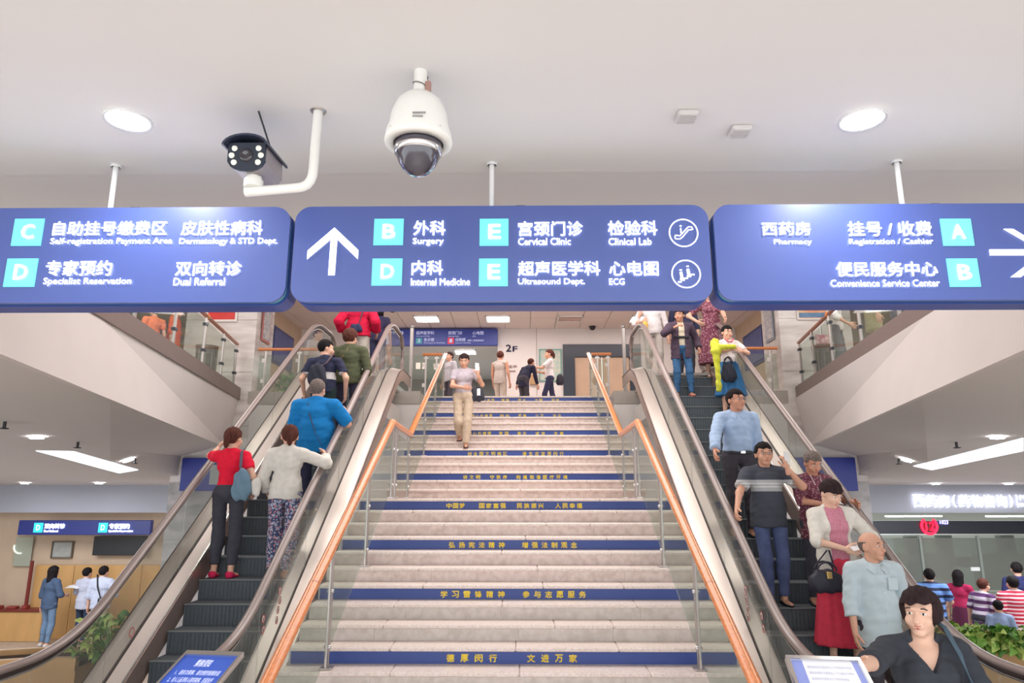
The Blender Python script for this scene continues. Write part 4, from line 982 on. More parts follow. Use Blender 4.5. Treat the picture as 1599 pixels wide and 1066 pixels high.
# ---- planters with leafy plants
M_plw = mat('planter_tan', (206, 164, 112), .5, noise=.1, nscale=5); M_soil = mat('soil', (60, 46, 36), .9)
leafm = [mat('leaf_light', (196, 222, 120), .45, noise=.35, nscale=14), mat('leaf_green', (136, 188, 84), .45, noise=.3, nscale=14), mat('leaf_deep', (90, 146, 62), .5, noise=.3, nscale=14)]
def leaf_mesh(m, L=.11, W=.075):
    us = [0, .12, .3, .5, .7, .88, 1]; ws = [.0, .75, 1., .92, .66, .32, 0]; vs = []; fs = []
    for u, w in zip(us, ws):
        z = .16*L*math.sin(u*math.pi)-.10*L*u*u*2
        vs += [(-w*W/2, u*L, z+w*.18*W), (0, u*L, z), (w*W/2, u*L, z+w*.18*W)]
    for i in range(len(us)-1):
        a = i*3; fs += [(a, a+1, a+4, a+3), (a+1, a+2, a+5, a+4)]
    mb = MB().add(vs, fs, True); me = mb.build('leaf', m).data; bpy.data.objects.remove(bpy.data.objects['leaf']); return me
LM = [leaf_mesh(m) for m in leafm]
def plant(c, R, H, n, lab, seed, grp=None, S=1.0):
    r = random.Random(seed); t = thing('leafy_plant', lab, 'plant', c, 0, grp)
    st_ = MB()
    for i in range(n):
        a = r.uniform(0, 2*math.pi); e = math.asin(r.uniform(.05, 1)) ; q = R*r.uniform(.55, 1.0)
        p = Vector((q*math.cos(a)*math.cos(e), q*math.sin(a)*math.cos(e), H*math.sin(e)*r.uniform(.6, 1)))
        o = link('leaf', LM[r.choice((0, 0, 1, 1, 2))], t); o.location = p
        o.rotation_euler = (r.uniform(-1.0, .5), r.uniform(-.7, .7), a-math.pi/2+r.uniform(-.8, .8)); s_ = S*r.uniform(.7, 1.25); o.scale = (s_, s_, s_)
        if i % 3 == 0: st_.tube([(p.x*.2, p.y*.2, -.03), (p.x*.6, p.y*.6, p.z*.6), tuple(p)], .004, 5)
    st_.build('stems', leafm[2], t)['kind'] = 'stuff'
    return t
def planter(path, w, z0, z1, lab):
    c = np.mean(np.array(path), 0); t = thing('planter', lab, 'planter', (c[0], c[1], z0))
    # wall ring
    P_ = [np.array(p)-c for p in path]; nn = []
    for i, p in enumerate(P_):
        d = P_[min(i+1, len(P_)-1)]-P_[max(i-1, 0)]; d /= np.linalg.norm(d); nn.append(np.array((-d[1], d[0])))
    outer = [p+n*w/2 for p, n in zip(P_, nn)]; inner = [p-n*w/2 for p, n in zip(P_, nn)]
    poly = [tuple(p) for p in outer]+[tuple(p) for p in inner[::-1]]
    MB().prism(poly, 0, z1-z0-.10, 'z').build('body', M_plw, t)
    o2 = [p+n*(w/2+.02) for p, n in zip(P_, nn)]; i2 = [p+n*(w/2-.05) for p, n in zip(P_, nn)]; i3 = [p-n*(w/2-.05) for p, n in zip(P_, nn)]; o3 = [p-n*(w/2+.02) for p, n in zip(P_, nn)]
    MB().prism([tuple(p) for p in o2]+[tuple(p) for p in i2[::-1]], z1-z0-.12, z1-z0, 'z').build('rim', M_plw, t)
    MB().prism([tuple(p) for p in i3]+[tuple(p) for p in o3[::-1]], z1-z0-.12, z1-z0, 'z').build('rim', M_plw, t)
    MB().prism([tuple(p*.995) for p in i2]+[tuple(p*.995) for p in i3[::-1]], z1-z0-.12, z1-z0-.05, 'z').build('soil', M_soil, t)
def arcpath(sx): return [(sx*(4.12+2.5*math.sin(a)), 7.35-3.0*(1-math.cos(a))) for a in np.linspace(.02, 1.25, 12)]
planter(arcpath(1), .55, -2.1, -1.27, 'curved tan planter full of leafy plants beside the down escalator')
planter(arcpath(-1), .55, -2.1, -1.47, 'curved tan planter behind the up escalator glass')
for i, (px, py, Y, lab) in enumerate(((1506, 990, 7.0, 'bushy light green plant in tan planter, nearest the woman in black'), (1545, 995, 6.9, 'bushy green plant in middle of visible tan planter'), (1584, 990, 6.8, 'bushy bright green plant in tan planter, third from the woman in black'), (1626, 990, 6.6, 'bushy green plant in tan planter at right picture edge'))):
    q = U(px, py, Y=Y); plant((q[0], q[1], -1.34), .19, .22, 80, lab, i)
for i, (px, Y, lab) in enumerate(((150, 7.3, 'leafy green plant seen through up escalator glass, nearest left edge'), (180, 7.2, 'leafy green plant seen through up escalator glass beside notice disc'))):
    q = U(px, 985, Y=Y); plant((q[0], q[1], -1.50), .26, .42, 70, lab, 20+i)
# lit panel and brightness inside the passage behind the direction board
q = U(727, 550, z=4.27); panel_light(q[0], q[1])['label'] = 'lit square ceiling light inside the passage under the blue direction board'
bpy.data.objects[[o.name for o in bpy.data.objects if o.get('label', '').startswith('lit square ceiling light inside')][0]].location.z = 4.29
area((q[0]-.6, 22.6, 4.2), 2.4, 3.0, 45, (.9, .96, 1))
for i, (px, py) in enumerate(((653, 571), (663, 571), (681, 572))):
    q = U(px, py, Y=19.1); t = thing('glass_sticker', ('leftmost', 'middle', 'rightmost')[i]+' of three white square stickers at the passage opening behind stair railing', 'sticker', q); MB().bbox(-.065, .065, -.005, .005, -.09, .09, .002).build('sheet', mat('sticker_white', (236, 228, 216), .5), t)
struct(MB().box(xl, U(690, 560, Y=19.12)[0], 19.115, 19.13, 2.12, 3.9).build('window_1', M_glass))
# ================================================================ people (implicit surfaces, polygonised)
_EDGES = [((0,0,0),(1,0,0)),((0,1,0),(1,1,0)),((0,0,1),(1,0,1)),((0,1,1),(1,1,1)),((0,0,0),(0,1,0)),((1,0,0),(1,1,0)),((0,0,1),(0,1,1)),((1,0,1),(1,1,1)),((0,0,0),(0,0,1)),((1,0,0),(1,0,1)),((0,1,0),(0,1,1)),((1,1,0),(1,1,1))]
def surfnet(f, lo, hi, h):
    lo = np.array(lo)-2*h; hi = np.array(hi)+2*h; n = np.maximum(4, np.ceil((hi-lo)/h).astype(int)+1)
    ax = [(lo[i]+h*np.arange(n[i])).astype(np.float32) for i in range(3)]
    G = np.stack(np.meshgrid(*ax, indexing='ij'), -1).reshape(-1, 3)
    V = f(G).reshape(n); V[V == 0] = 1e-6; S = V < 0
    c = np.zeros(n-1, int)
    for dx in (0, 1):
        for dy in (0, 1):
            for dz in (0, 1): c += S[dx:n[0]-1+dx, dy:n[1]-1+dy, dz:n[2]-1+dz]
    act = (c > 0) & (c < 8); idx = -np.ones(n-1, int); I = np.argwhere(act); idx[act] = np.arange(len(I))
    if len(I) == 0: return np.zeros((0, 3)), np.zeros((0, 4), int)
    P = np.zeros((len(I), 3)); W = np.zeros(len(I))
    for a, b in _EDGES:
        A = I+a; B = I+b; va = V[A[:, 0], A[:, 1], A[:, 2]]; vb = V[B[:, 0], B[:, 1], B[:, 2]]; m = (va < 0) != (vb < 0)
        t = np.where(m, va/np.where(va-vb == 0, 1, va-vb), 0)[:, None]
        P += np.where(m[:, None], A+(B-A)*t, 0); W += m
    P = lo+h*P/W[:, None]; Q = []
    for axn in range(3):
        u, v = [(1, 2), (2, 0), (0, 1)][axn]
        sl = [slice(0, n[0]), slice(0, n[1]), slice(0, n[2])]; s0 = list(sl); s1 = list(sl); s0[axn] = slice(0, n[axn]-1); s1[axn] = slice(1, n[axn])
        ch = S[tuple(s0)] != S[tuple(s1)]; E = np.argwhere(ch); E = E[(E[:, u] > 0) & (E[:, v] > 0) & (E[:, u] < n[u]-1) & (E[:, v] < n[v]-1)]
        if len(E) == 0: continue
        eu = np.zeros(3, int); eu[u] = 1; ev = np.zeros(3, int); ev[v] = 1
        g = lambda X: idx[X[:, 0], X[:, 1], X[:, 2]]
        q = np.stack([g(E-eu-ev), g(E-ev), g(E), g(E-eu)], 1); fl = S[E[:, 0], E[:, 1], E[:, 2]]
        q[~fl] = q[~fl][:, ::-1]; Q.append(q)
    return P, np.concatenate(Q)
def smin(a, b, k): 
    h = np.clip(.5+.5*(b-a)/k, 0, 1); return b+(a-b)*h-k*h*(1-h)
def cap(a, b, ra, rb, flat=None):
    a = np.array(a, np.float32); b = np.array(b, np.float32); ab = b-a; L = float(ab@ab)+1e-9
    def f(P):
        t = np.clip((P-a)@ab/L, 0, 1)[:, None]; d = P-(a+ab*t)
        if flat is not None:       # flatten along y
            d = d*np.array((1, 1/flat, 1), np.float32); return (np.linalg.norm(d, axis=1)-(ra+(rb-ra)*t[:, 0]))*min(1, flat)
        return np.linalg.norm(d, axis=1)-(ra+(rb-ra)*t[:, 0])
    r = max(ra, rb); return f, np.minimum(a, b)-r, np.maximum(a, b)+r
def ell(c, r, R=None):
    c = np.array(c, np.float32); r = np.array(r, np.float32)
    def f(P):
        q = P-c
        if R is not None: q = q@R
        k0 = np.linalg.norm(q/r, axis=1); k1 = np.linalg.norm(q/(r*r), axis=1)+1e-9; return k0*(k0-1)/k1
    m = float(max(r)); return f, c-m, c+m
def blend(prims, k):
    def f(P):
        d = None
        for (g, lo, hi) in prims:
            v = g(P); d = v if d is None else smin(d, v, k)
        return d
    lo = np.min([p[1] for p in prims], 0); hi = np.max([p[2] for p in prims], 0); return f, lo, hi
def join(parts, name, m, parent):
    v = []; f = []; n = 0
    for (P, Q) in parts: v.append(P); f.append(Q+n); n += len(P)
    V = np.concatenate(v); Fq = np.concatenate(f); me = bpy.data.meshes.new(name)
    me.vertices.add(len(V)); me.vertices.foreach_set('co', V.astype(np.float32).ravel()); me.loops.add(len(Fq)*4); me.loops.foreach_set('vertex_index', Fq.astype(np.int32).ravel())
    me.polygons.add(len(Fq)); me.polygons.foreach_set('loop_start', np.arange(0, len(Fq)*4, 4, dtype=np.int32)); me.update(calc_edges=True); me.polygons.foreach_set('use_smooth', [True]*len(Fq)); me.materials.append(m); me.update()
    return link(name, me, parent)
def Rm(yaw=0, pitch=0, roll=0):
    return np.array((Matrix.Rotation(yaw, 3, 'Z')@Matrix.Rotation(pitch, 3, 'X')@Matrix.Rotation(roll, 3, 'Y')), np.float32)
def ik(S, T, l1, l2, pole):
    S = np.array(S, float); T = np.array(T, float); d = T-S; L = np.linalg.norm(d); L2 = min(L, (l1+l2)*.995); u = d/L; T = S+u*L2
    a = (l1*l1-l2*l2+L2*L2)/(2*L2); h = math.sqrt(max(0, l1*l1-a*a)); p = np.array(pole, float); p = p-u*(p@u); p /= np.linalg.norm(p)+1e-9
    return S+u*a+p*h, T
SKIN = dict(a=(226, 178, 154), b=(218, 166, 140), c=(208, 152, 126), d=(234, 192, 168))
def skin(k): return mat('skin_'+k, SKIN[k], .5, spec=.4, noise=.06, nscale=30)
M_eye = mat('eye_white', (235, 232, 226), .2); M_iris = mat('iris_dark', (38, 26, 22), .15); M_brow = mat('brow_dark', (48, 38, 36), .8)
M_lip = mat('lips', (186, 104, 98), .45)
HAIRM = dict(black=mat('hair_black', (34, 29, 31), .8, spec=.15, noise=.35, nscale=45, stretch=(1, 1, .25), bump=.4), grey=mat('hair_grey', (128, 116, 110), .8, spec=.15, noise=.45, nscale=60, bump=.4),
             brown=mat('hair_brown', (92, 54, 46), .8, spec=.15, noise=.35, nscale=45, stretch=(1, 1, .25), bump=.4), dark=mat('hair_dark', (56, 42, 44), .8, spec=.15, noise=.35, nscale=45, stretch=(1, 1, .25), bump=.4))
def hand_mesh(wr, d, n, side, curl, h, s, spread=.12):
    """wrist wr, pointing d, palm normal n; side +1: thumb on +cross(d,n)"""
    d = np.array(d, float); d /= np.linalg.norm(d); n = np.array(n, float); n = n-d*(n@d); n /= np.linalg.norm(n); c = np.cross(d, n)*side
    W = np.array(wr, float); at = lambda a, b, e: W+s*(a*d+b*c+e*n)
    pr = [cap(at(-.05, 0, 0), at(.01, 0, 0), .023*s, .022*s), cap(at(.02, .018, 0), at(.075, .026, .0), .017*s, .013*s), cap(at(.02, -.004, 0), at(.08, .004, .0), .017*s, .013*s), cap(at(.02, -.02, 0), at(.072, -.022, 0), .016*s, .012*s)]
    palm = blend(pr, .012*s); fs = [palm]
    def rot(v, ax, a): return np.array(Quaternion(Vector(ax), a)@Vector(v))
    for i, (b, L, r) in enumerate(((.030, .070, .0088), (.010, .078, .0092), (-.010, .072, .0088), (-.028, .056, .0078))):
        p0 = at(.078-.004*abs(i-1), b, 0); dd = d*math.cos(spread*(1.2-i)*.6)+c*math.sin(spread*(1.2-i)*.6)
        ax = np.cross(dd, n); d1 = rot(dd, ax, curl*.55); d2 = rot(dd, ax, curl*1.25); d3 = rot(dd, ax, curl*1.8)
        p1 = p0+d1*L*.46*s; p2 = p1+d2*L*.30*s; p3 = p2+d3*L*.24*s; r_ = r*s
        fs.append(blend([cap(p0-dd*.012*s, p1, r_*1.12, r_), cap(p1, p2, r_, r_*.92), cap(p2, p3, r_*.92, r_*.78)], .004*s))
    t0 = at(.012, .022, .004); td = d*.62+c*.75+n*.25; td /= np.linalg.norm(td); t1 = t0+td*.042*s; td2 = d*.9+c*.35+n*(.3+.3*curl); td2 /= np.linalg.norm(td2); t2 = t1+td2*.030*s; t3 = t2+td2*.022*s
    fs.append(blend([cap(t0, t1, .0135*s, .011*s), cap(t1, t2, .0105*s, .0095*s), cap(t2, t3, .0095*s, .0075*s)], .006*s))
    def f(P):
        v = None
        for g, _, _ in fs:
            w = g(P); v = w if v is None else smin(v, w, .0045*s)
        return v
    lo = np.min([q[1] for q in fs], 0); hi = np.max([q[2] for q in fs], 0); return surfnet(f, lo, hi, h)
def person(label, pos, rz, H=1.6, build=1.0, skin_='a', top=None, sleeve=.55, top_hem=.88, bottom=None, skirt=None, hair='short', hairm='black', yaw=0., pitch=0., lean=0., side=0.,
           hl=None, hr=None, el=None, er=None, feet=None, shoes=None, shoe_m=None, lod=1, belly=0., top_loose=.0, curl=.6, pn=None, face=True, neck='crew', flare=.0, hl_n=None, hr_n=None, hl_d=None, hr_d=None, glasses=False, ankle=.10, group=None, female=False, hairlen=.0, roll=0.):
    s = H/1.70; root = thing('person', label, 'person', pos, rz, group); sk = skin(skin_)
    hb = {0: .0085, 1: .012, 2: .017, 3: .024}[lod]; hh = {0: .0052, 1: .0075, 2: .0115, 3: .018}[lod]; hn = {0: .0034, 1: .0048, 2: .0085, 3: .013}[lod]
    wd = build*1.06; hs = s*1.13; sh = (.172 if female else .19)*s*(.55+.45*wd); hipw = (.095 if not female else .10)*s*wd**.5
    # spine with a forward lean about the hips (towards -y) and sideways shift
    def sp(x, y, z):
        z0 = .93*s; dz = z-z0
        return np.array((x+side*max(0, dz), y*math.cos(lean)-math.sin(lean)*max(0, dz) if dz > 0 else y, z0+(dz*math.cos(lean)-y*math.sin(lean)*.0 if dz > 0 else dz)))
    pel = sp(0, 0, .95*s); wa = sp(0, 0, 1.08*s); che = sp(0, .005, 1.27*s); nk = sp(0, .012, 1.42*s); nt = sp(0, -.004, 1.49*s)
    SL, SR = sp(sh, .012, 1.365*s), sp(-sh, .012, 1.365*s)
    hd = sp(0, -.012-.03*math.sin(-pitch if pitch < 0 else 0), 1.572*s)
    feet = feet or [(.10, -.02, 0), (-.10, .02, 0)]
    HL, HR = np.array((hipw, 0, .90*s)), np.array((-hipw, 0, .90*s))
    legs = []
    for (Hp, ft) in ((HL, feet[0]), (HR, feet[1])):
        A = np.array(ft, float)*(1, 1, 1)+(0, .0, .085*s); K, A = ik(Hp, A, .418*s, .404*s, (0.02, -1, 0)); legs.append((Hp, K, A))
    hl = hl if hl is not None else (sh+.09, -.02, .76*s); hr = hr if hr is not None else (-sh-.09, -.02, .76*s)
    EL, WL = ik(SL, hl, .288*s, .258*s, el or (.6, .8, -.5)); ER, WR = ik(SR, hr, .288*s, .258*s, er or (-.6, .8, -.5))
    b2 = .55+.45*wd
    tor = lambda g, k=1.: [ell(sp(0, .0, .97*s), ((.150*b2+g)*s*k, (.105*b2+g+belly*.5)*s*k, .13*s)), ell(sp(0, -.012-belly*.5, 1.10*s), (((.128 if female else .142)*wd+g)*s*k, (.098*wd+g+belly)*s*k, .17*s)),
                    ell(sp(0, 0, 1.27*s), ((.150*b2+g)*s*k, (.108*b2+g)*s*k, .155*s)), cap(SL*(.84, 1, 1), sp(.035*s, .014, 1.405*s), (.050+g)*s, (.050+g)*s), cap(SR*(.84, 1, 1), sp(-.035*s, .014, 1.405*s), (.050+g)*s, (.050+g)*s),
                    cap(sp(0, .01, 1.36*s), sp(0, .012, 1.42*s), (.075+g)*s, (.060+g*.6)*s)]
    bust = [ell(sp(.065, -.085*b2, 1.255*s), (.055*s, .045*s, .055*s)), ell(sp(-.065, -.085*b2, 1.255*s), (.055*s, .045*s, .055*s))] if female else []
    am = (.72+.28*wd)
    armL = [cap(SL, EL, .048*s*am, .038*s*am), cap(EL, WL, .038*s*am, .025*s*am)]; armR = [cap(SR, ER, .048*s*am, .038*s*am), cap(ER, WR, .038*s*am, .025*s*am)]
    lg = []
    for (Hp, K, A) in legs: lg += [cap(Hp, K, .078*s*b2, .052*s*b2), cap(K, K+(A-K)*.35+np.array((0, .012, 0)), .050*s*b2, .052*s*b2), cap(K+(A-K)*.35+np.array((0, .012, 0)), A, .050*s*b2, .034*s)]
    feetp = []
    for (Hp, K, A), o in zip(legs, (1, -1)): feetp += [cap(A+np.array((0, .02, -.045*s)), A+np.array((o*.015, -.14*s, -.062*s)), .034*s, .024*s)]
    body = blend(tor(-.014)+[cap(nk, nt, .052*s, .050*s)]+armL+armR+lg+feetp, .028*s)
    parts = [surfnet(body[0], body[1], body[2], hb)]
    # ---- head
    R = Rm(yaw, -pitch, roll); hl_ = lambda x, y, z: hd+np.array((x, y, z))*hs@R.T
    hprims = [ell(hd+R@np.array((0, .014, .028))*hs, np.array((.074, .092, .086))*hs, R), ell(hd+R@np.array((0, -.020, -.030))*hs, np.array((.058, .066, .078))*hs, R),
              cap(nk, hd+R@np.array((0, .02, -.06))*hs, .054*hs, .050*hs), cap(hd+R@np.array((0, -.085, -.005))*hs, hd+R@np.array((0, -.100, -.030))*hs, .009*hs, .0135*hs),
              ell(hd+R@np.array((.076, .012, -.006))*hs, np.array((.012, .020, .032))*hs, R), ell(hd+R@np.array((-.076, .012, -.006))*hs, np.array((.012, .020, .032))*hs, R),
              ell(hd+R@np.array((0, -.062, -.088))*hs, np.array((.028, .022, .020))*hs, R), ell(hd+R@np.array((.036, -.058, -.030))*hs, np.array((.026, .022, .026))*hs, R), ell(hd+R@np.array((-.036, -.058, -.030))*hs, np.array((.026, .022, .026))*hs, R),
              ell(hd+R@np.array((0, -.076, .028))*hs, np.array((.048, .014, .012))*hs, R), ell(hd+R@np.array((0, -.079, -.057))*hs, np.array((.024, .014, .010))*hs, R)]
    hf = blend(hprims, .016*hs)
    if face and lod < 2:
        so = [ell(hd+R@np.array((x, -.092, .006))*hs, np.array((.020, .018, .012))*hs, R) for x in (.031, -.031)]
        base = hf[0]
        def hf0(P):
            v = base(P)
            for g, _, _ in so: v = -smin(-v, g(P), .008*hs)
            return v
        hf = (hf0, hf[1], hf[2])
    parts.append(surfnet(hf[0], hf[1], hf[2], hh))
    for (E_, W_, o, dd, nn) in ((EL, WL, 1, hl_d, hl_n), (ER, WR, -1, hr_d, hr_n)):
        dd = dd if dd is not None else (W_-E_); nn = nn if nn is not None else (-o, -.2, -.15)
        d_ = np.array(dd, float); d_ /= np.linalg.norm(d_); n_ = np.array(nn, float)
        c_ = np.cross(d_, n_-d_*(n_@d_)); want = np.array((0, -1, .5)) if abs(d_[2]) > .5 else np.array((-o, 0, .6)); sd = 1 if c_@want > 0 else -1
        parts.append(hand_mesh(W_, dd, nn, sd, curl, hn, s*(1.05 if lod < 2 else 1.1)))
    join(parts, 'body', sk, root)
    if face:
        for x in (.031, -.031):
            c = hd+R@np.array((x, -.0745, .006))*hs; eb = MB(); eb.sphere((0, 0, 0), (.0150*hs, .0105*hs, .0070*hs), 12, 8); o = eb.build('eye', M_eye, root); o.location = tuple(map(float, c)); o.rotation_euler = (-pitch, roll, yaw)
            i_ = MB().sphere((0, -.0072*hs, .0005), (.0062*hs, .0045*hs, .0062*hs), 10, 6).build('iris', M_iris, o)
            c2 = hd+R@np.array((x*1.06, -.086, .030))*hs; bo = MB().tube([(-.018*hs, .004*hs, -.002*hs), (-.006*hs, -.001*hs, .002*hs), (.007*hs, 0, .0025*hs), (.018*hs, .007*hs, -.003*hs)], .0033*hs, 6).build('eyebrow', M_brow, root); bo.location = tuple(map(float, c2)); bo.rotation_euler = (-pitch, roll, yaw)
        c = hd+R@np.array((0, -.0905, -.055))*hs; lo_ = MB().tube([(-.023*hs, .010*hs, 0), (-.011*hs, .002*hs, .003*hs), (0, 0, .0015*hs), (.011*hs, .002*hs, .003*hs), (.023*hs, .010*hs, 0)], [.002*hs, .0045*hs, .0052*hs, .0045*hs, .002*hs], 8).tube([(-.019*hs, .008*hs, -.006*hs), (0, .001*hs, -.0085*hs), (.019*hs, .008*hs, -.006*hs)], [.003*hs, .0058*hs, .003*hs], 8).build('mouth', M_lip, root)
        lo_.location = tuple(map(float, c)); lo_.rotation_euler = (-pitch, roll, yaw)
        if glasses:
            g = MB()
            for x in (.031, -.031):
                g.tube([(x*hs+.022*hs*math.cos(a), -.098*hs, .004*hs+.015*hs*math.sin(a)) for a in np.linspace(0, 2*math.pi, 17)], .0014*hs, 5, caps=False, up=(0, 1, 0))
                sg = 1 if x > 0 else -1; g.tube([(sg*.054*hs, -.096*hs, .008*hs), (sg*.078*hs, -.03*hs, .008*hs), (sg*.084*hs, .02*hs, .002*hs)], .0014*hs, 5)
            g.tube([(-.009*hs, -.099*hs, .006*hs), (.009*hs, -.099*hs, .006*hs)], .0014*hs, 5)
            go = g.build('glasses', mat('spectacle_frame', (120, 110, 110), .3, .6), root); go.location = tuple(map(float, hd)); go.rotation_euler = (-pitch, roll, yaw)
    # ---- hair
    L = lambda P: (P-hd.astype(np.float32))@R/hs
    if hair:
        def hfun(P):
            q = L(P); x, y, z = q[:, 0], q[:, 1], q[:, 2]
            e = lambda c, r: (lambda k0, k1: k0*(k0-1)/k1)(np.linalg.norm((q-np.array(c, np.float32))/np.array(r, np.float32), axis=1), np.linalg.norm((q-np.array(c, np.float32))/np.array(r, np.float32)**2, axis=1)+1e-9)
            t = .010+.0035*np.sin(x*150+np.sin(z*60))*np.sin(y*110+1.3)
            vol = {'bob': .020, 'long': .012, 'curly': .022, 'bald': .003}.get(hair, .010)
            d = e((0, .016, .030), (.076+vol, .094+vol, .088+vol))+.002*np.sin(x*170+z*40)
            if hair == 'curly': d = d+.006*np.sin(x*90)*np.sin(y*85+1)*np.sin(z*80)
            # hairline: cut away the face
            hl0 = .052 if hair != 'fringe' else .028
            faceb = np.maximum(-y-(.030+.35*np.clip(z-.02, -.2, .05)), z-hl0-.10*np.abs(x)*0)          # negative inside the face region
            hlz = hl0+.006*np.sin(x*95+.7)+.10*x*(hair == 'bob')+.0*x; faceb = np.maximum(y+.030, z-hlz)
            d = np.maximum(d, -faceb)
            low = -.045 if hair in ('short', 'bald', 'bun', 'pony', 'curly') else -.10-hairlen
            nape = np.where(y > .035, -.058, np.where(y > -.012, .000, .022))
            if hair in ('short', 'bald', 'bun', 'pony', 'curly', 'fringe'): d = np.maximum(d, nape+ .0 - z)
            if hair in ('bob', 'long'):
                r = np.sqrt((x/(.092 if hair == 'bob' else .088))**2+((y-.030)/(.088))**2)
                c = np.maximum((r-1)*.085, np.maximum(z-.03, low-z)); c = np.maximum(c, -(np.maximum(y+.038, z-.0)*-1)*-1 if False else -(y+.030))
                d = smin(d, c, .02)
            if hair == 'bald': d = np.maximum(d, z-.040); d = np.maximum(d, -(y+.0))
            if hair == 'bun': d = smin(d, e((0, .115, .03), (.042, .036, .042)), .012)
            if hair == 'pony': d = smin(d, e((0, .115, -.03), (.032, .03, .075)), .015)
            if hair == 'thin': d = np.maximum(d, -(z-.0))
            return d*hs
        ext = .13+(hairlen+.10 if hair in ('bob', 'long') else .03)
        join([surfnet(hfun, hd-np.array((.17, .17, ext+.03))*hs, hd+np.array((.17, .19, .15))*hs, hh*1.05)], 'hair', HAIRM[hairm], root)
    # ---- clothes
    def cloth(fn, lo, hi, name, m, h=None): 
        P_, Q_ = surfnet(fn, lo, hi, h or hb)
        return join([(P_, Q_)], name, m, root) if len(P_) else None
    wr_ = lambda P, a: a*(np.sin(P[:, 2]*46+P[:, 0]*31)*np.sin(P[:, 0]*37-P[:, 2]*17+P[:, 1]*23)+.6*np.sin(P[:, 2]*90+P[:, 1]*60))
    if bottom is not None:
        g = .014
        leg2 = []
        for (Hp, K, A) in legs:
            leg2 += [cap(Hp+np.array((0, 0, .02)), K, (.086+flare*.3)*s*b2, (.064+flare)*s*b2), cap(K, A, (.062+flare)*s*b2, (.048+flare*1.2)*s), cap(K+(A-K)*.12+np.array((0, .012, 0)), K+(A-K)*.45+np.array((0, .012, 0)), (.062+flare)*s*b2, (.060+flare)*s*b2)]
        pb = blend(leg2+[ell(np.array((0, .005, .96*s)), ((.152*b2+g)*s, (.108*b2+g+belly*.4)*s, .13*s))], .03*s)
        zc = max(A[2]+ankle*s-.085*s for (_, _, A) in legs)
        def fb(P):
            d = pb[0](P)+wr_(P, .0025); d = np.maximum(d, P[:, 2]-1.045*s)
            for (Hp, K, A), o in zip(legs, (1, -1)): 
                pass
            cutL = A_cut(P, legs, ankle*s)
            return np.maximum(d, cutL)
        cloth(fb, pb[1], pb[2], 'trousers', bottom)
    if skirt is not None:
        (m, zt, zb, r0, r1, pl) = skirt
        cx = lambda z: 0
        def fs_(P):
            t = np.clip((zt*s-P[:, 2])/((zt-zb)*s), 0, 1); th = np.arctan2(P[:, 1], P[:, 0]); rr = (r0+(r1-r0)*t**.8)*s*(1+pl*t*np.sin(th*14+np.sin(th*3))); bx = np.where(P[:, 2] > .9*s, 1, 1)
            q = np.sqrt(P[:, 0]**2+(P[:, 1]/.78)**2); return np.maximum((q-rr)*.75, np.maximum(P[:, 2]-zt*s, zb*s-P[:, 2]))
        cloth(fs_, (-r1*s*1.2, -r1*s, zb*s), (r1*s*1.2, r1*s, zt*s), 'skirt', m)
    if top is not None:
        tops = top if isinstance(top, list) else [(top, sleeve, top_hem, 0., None)]
        for (tm, slv, hem, ex, opn) in tops:
            g = .010+top_loose+ex
            tp = tor(g)+([] if not female else [ell(sp(x, -.088*b2, 1.255*s), ((.055+g)*s, (.043+g)*s, (.055+g)*s)) for x in (.062, -.062)])
            if hem < .93: tp.append(cap(sp(0, -belly*.3, 1.0*s), np.array((0, -belly*.3, hem*s-.02)), (.152*b2+g)*s, (.160*b2+g*1.3)*s, flat=.74))
            sl = []
            for (S_, E_, W_) in ((SL, EL, WL), (SR, ER, WR)):
                S2 = S_
                if slv <= 0: continue
                if slv <= 1: en = S2+(E_-S2)*slv; sl.append((S2, E_, cap(S2, S2+(E_-S2)*1.0, (.058+g*.7)*s*am, (.054+g*.8)*s*am), en, (E_-S2)))
                else:
                    en = E_+(W_-E_)*(slv-1); sl.append((E_, W_, None, en, (W_-E_)))
            tb = blend(tp, .035*s); lo, hi = tb[1].copy(), tb[2].copy(); funcs = []
            for (a_, b_, c_, en, dr), (S_, E_, W_) in zip(sl, ((SL, EL, WL), (SR, ER, WR))):
                u = (dr/np.linalg.norm(dr)).astype(np.float32); en = en.astype(np.float32)
                if slv <= 1: base = c_[0]; lo = np.minimum(lo, c_[1]); hi = np.maximum(hi, c_[2])
                else:
                    c2 = blend([cap(S_, E_, (.056+g*.7)*s*am, (.048+g*.7)*s*am), cap(E_, W_, (.047+g*.7)*s*am, (.036+g)*s*am)], .02); base = c2[0]; lo = np.minimum(lo, c2[1]); hi = np.maximum(hi, c2[2])
                E32 = E_.astype(np.float32)
                funcs.append((base, en, u))
            nkc = (sp(0, -.035, 1.475*s)).astype(np.float32); fwd = sp(0, 0, 1.5*s)-sp(0, 0, 1.3*s); fwd = (fwd/np.linalg.norm(fwd)).astype(np.float32)
            def ft(P):
                d = tb[0](P)
                for base, en, u in funcs: d = smin(d, np.maximum(base(P), (P-en)@u), .03*s)
                d = d+wr_(P, .003); d = np.maximum(d, hem*s+.006*np.sin(P[:, 0]*25)-P[:, 2])
                nd = np.linalg.norm((P-nkc)/np.array((1.05, 1.0, .62 if neck != 'v' else 1.6), np.float32), axis=1)-(.078 if neck != 'v' else .088)*s
                if neck == 'v':
                    nd = np.maximum(np.abs(P[:, 0])-(P[:, 2]-1.27*s)*.62, np.maximum(P[:, 1]+.02, 1.27*s-P[:, 2])); nd = np.minimum(nd, np.linalg.norm(P-nkc, axis=1)-.075*s)
                d = np.maximum(d, -nd)
                if opn: 
                    w_ = opn*s; d = np.maximum(d, -np.maximum(np.abs(P[:, 0])-w_, P[:, 1]+.0*s+.02))
                return d
            lo[2] = min(lo[2], hem*s)
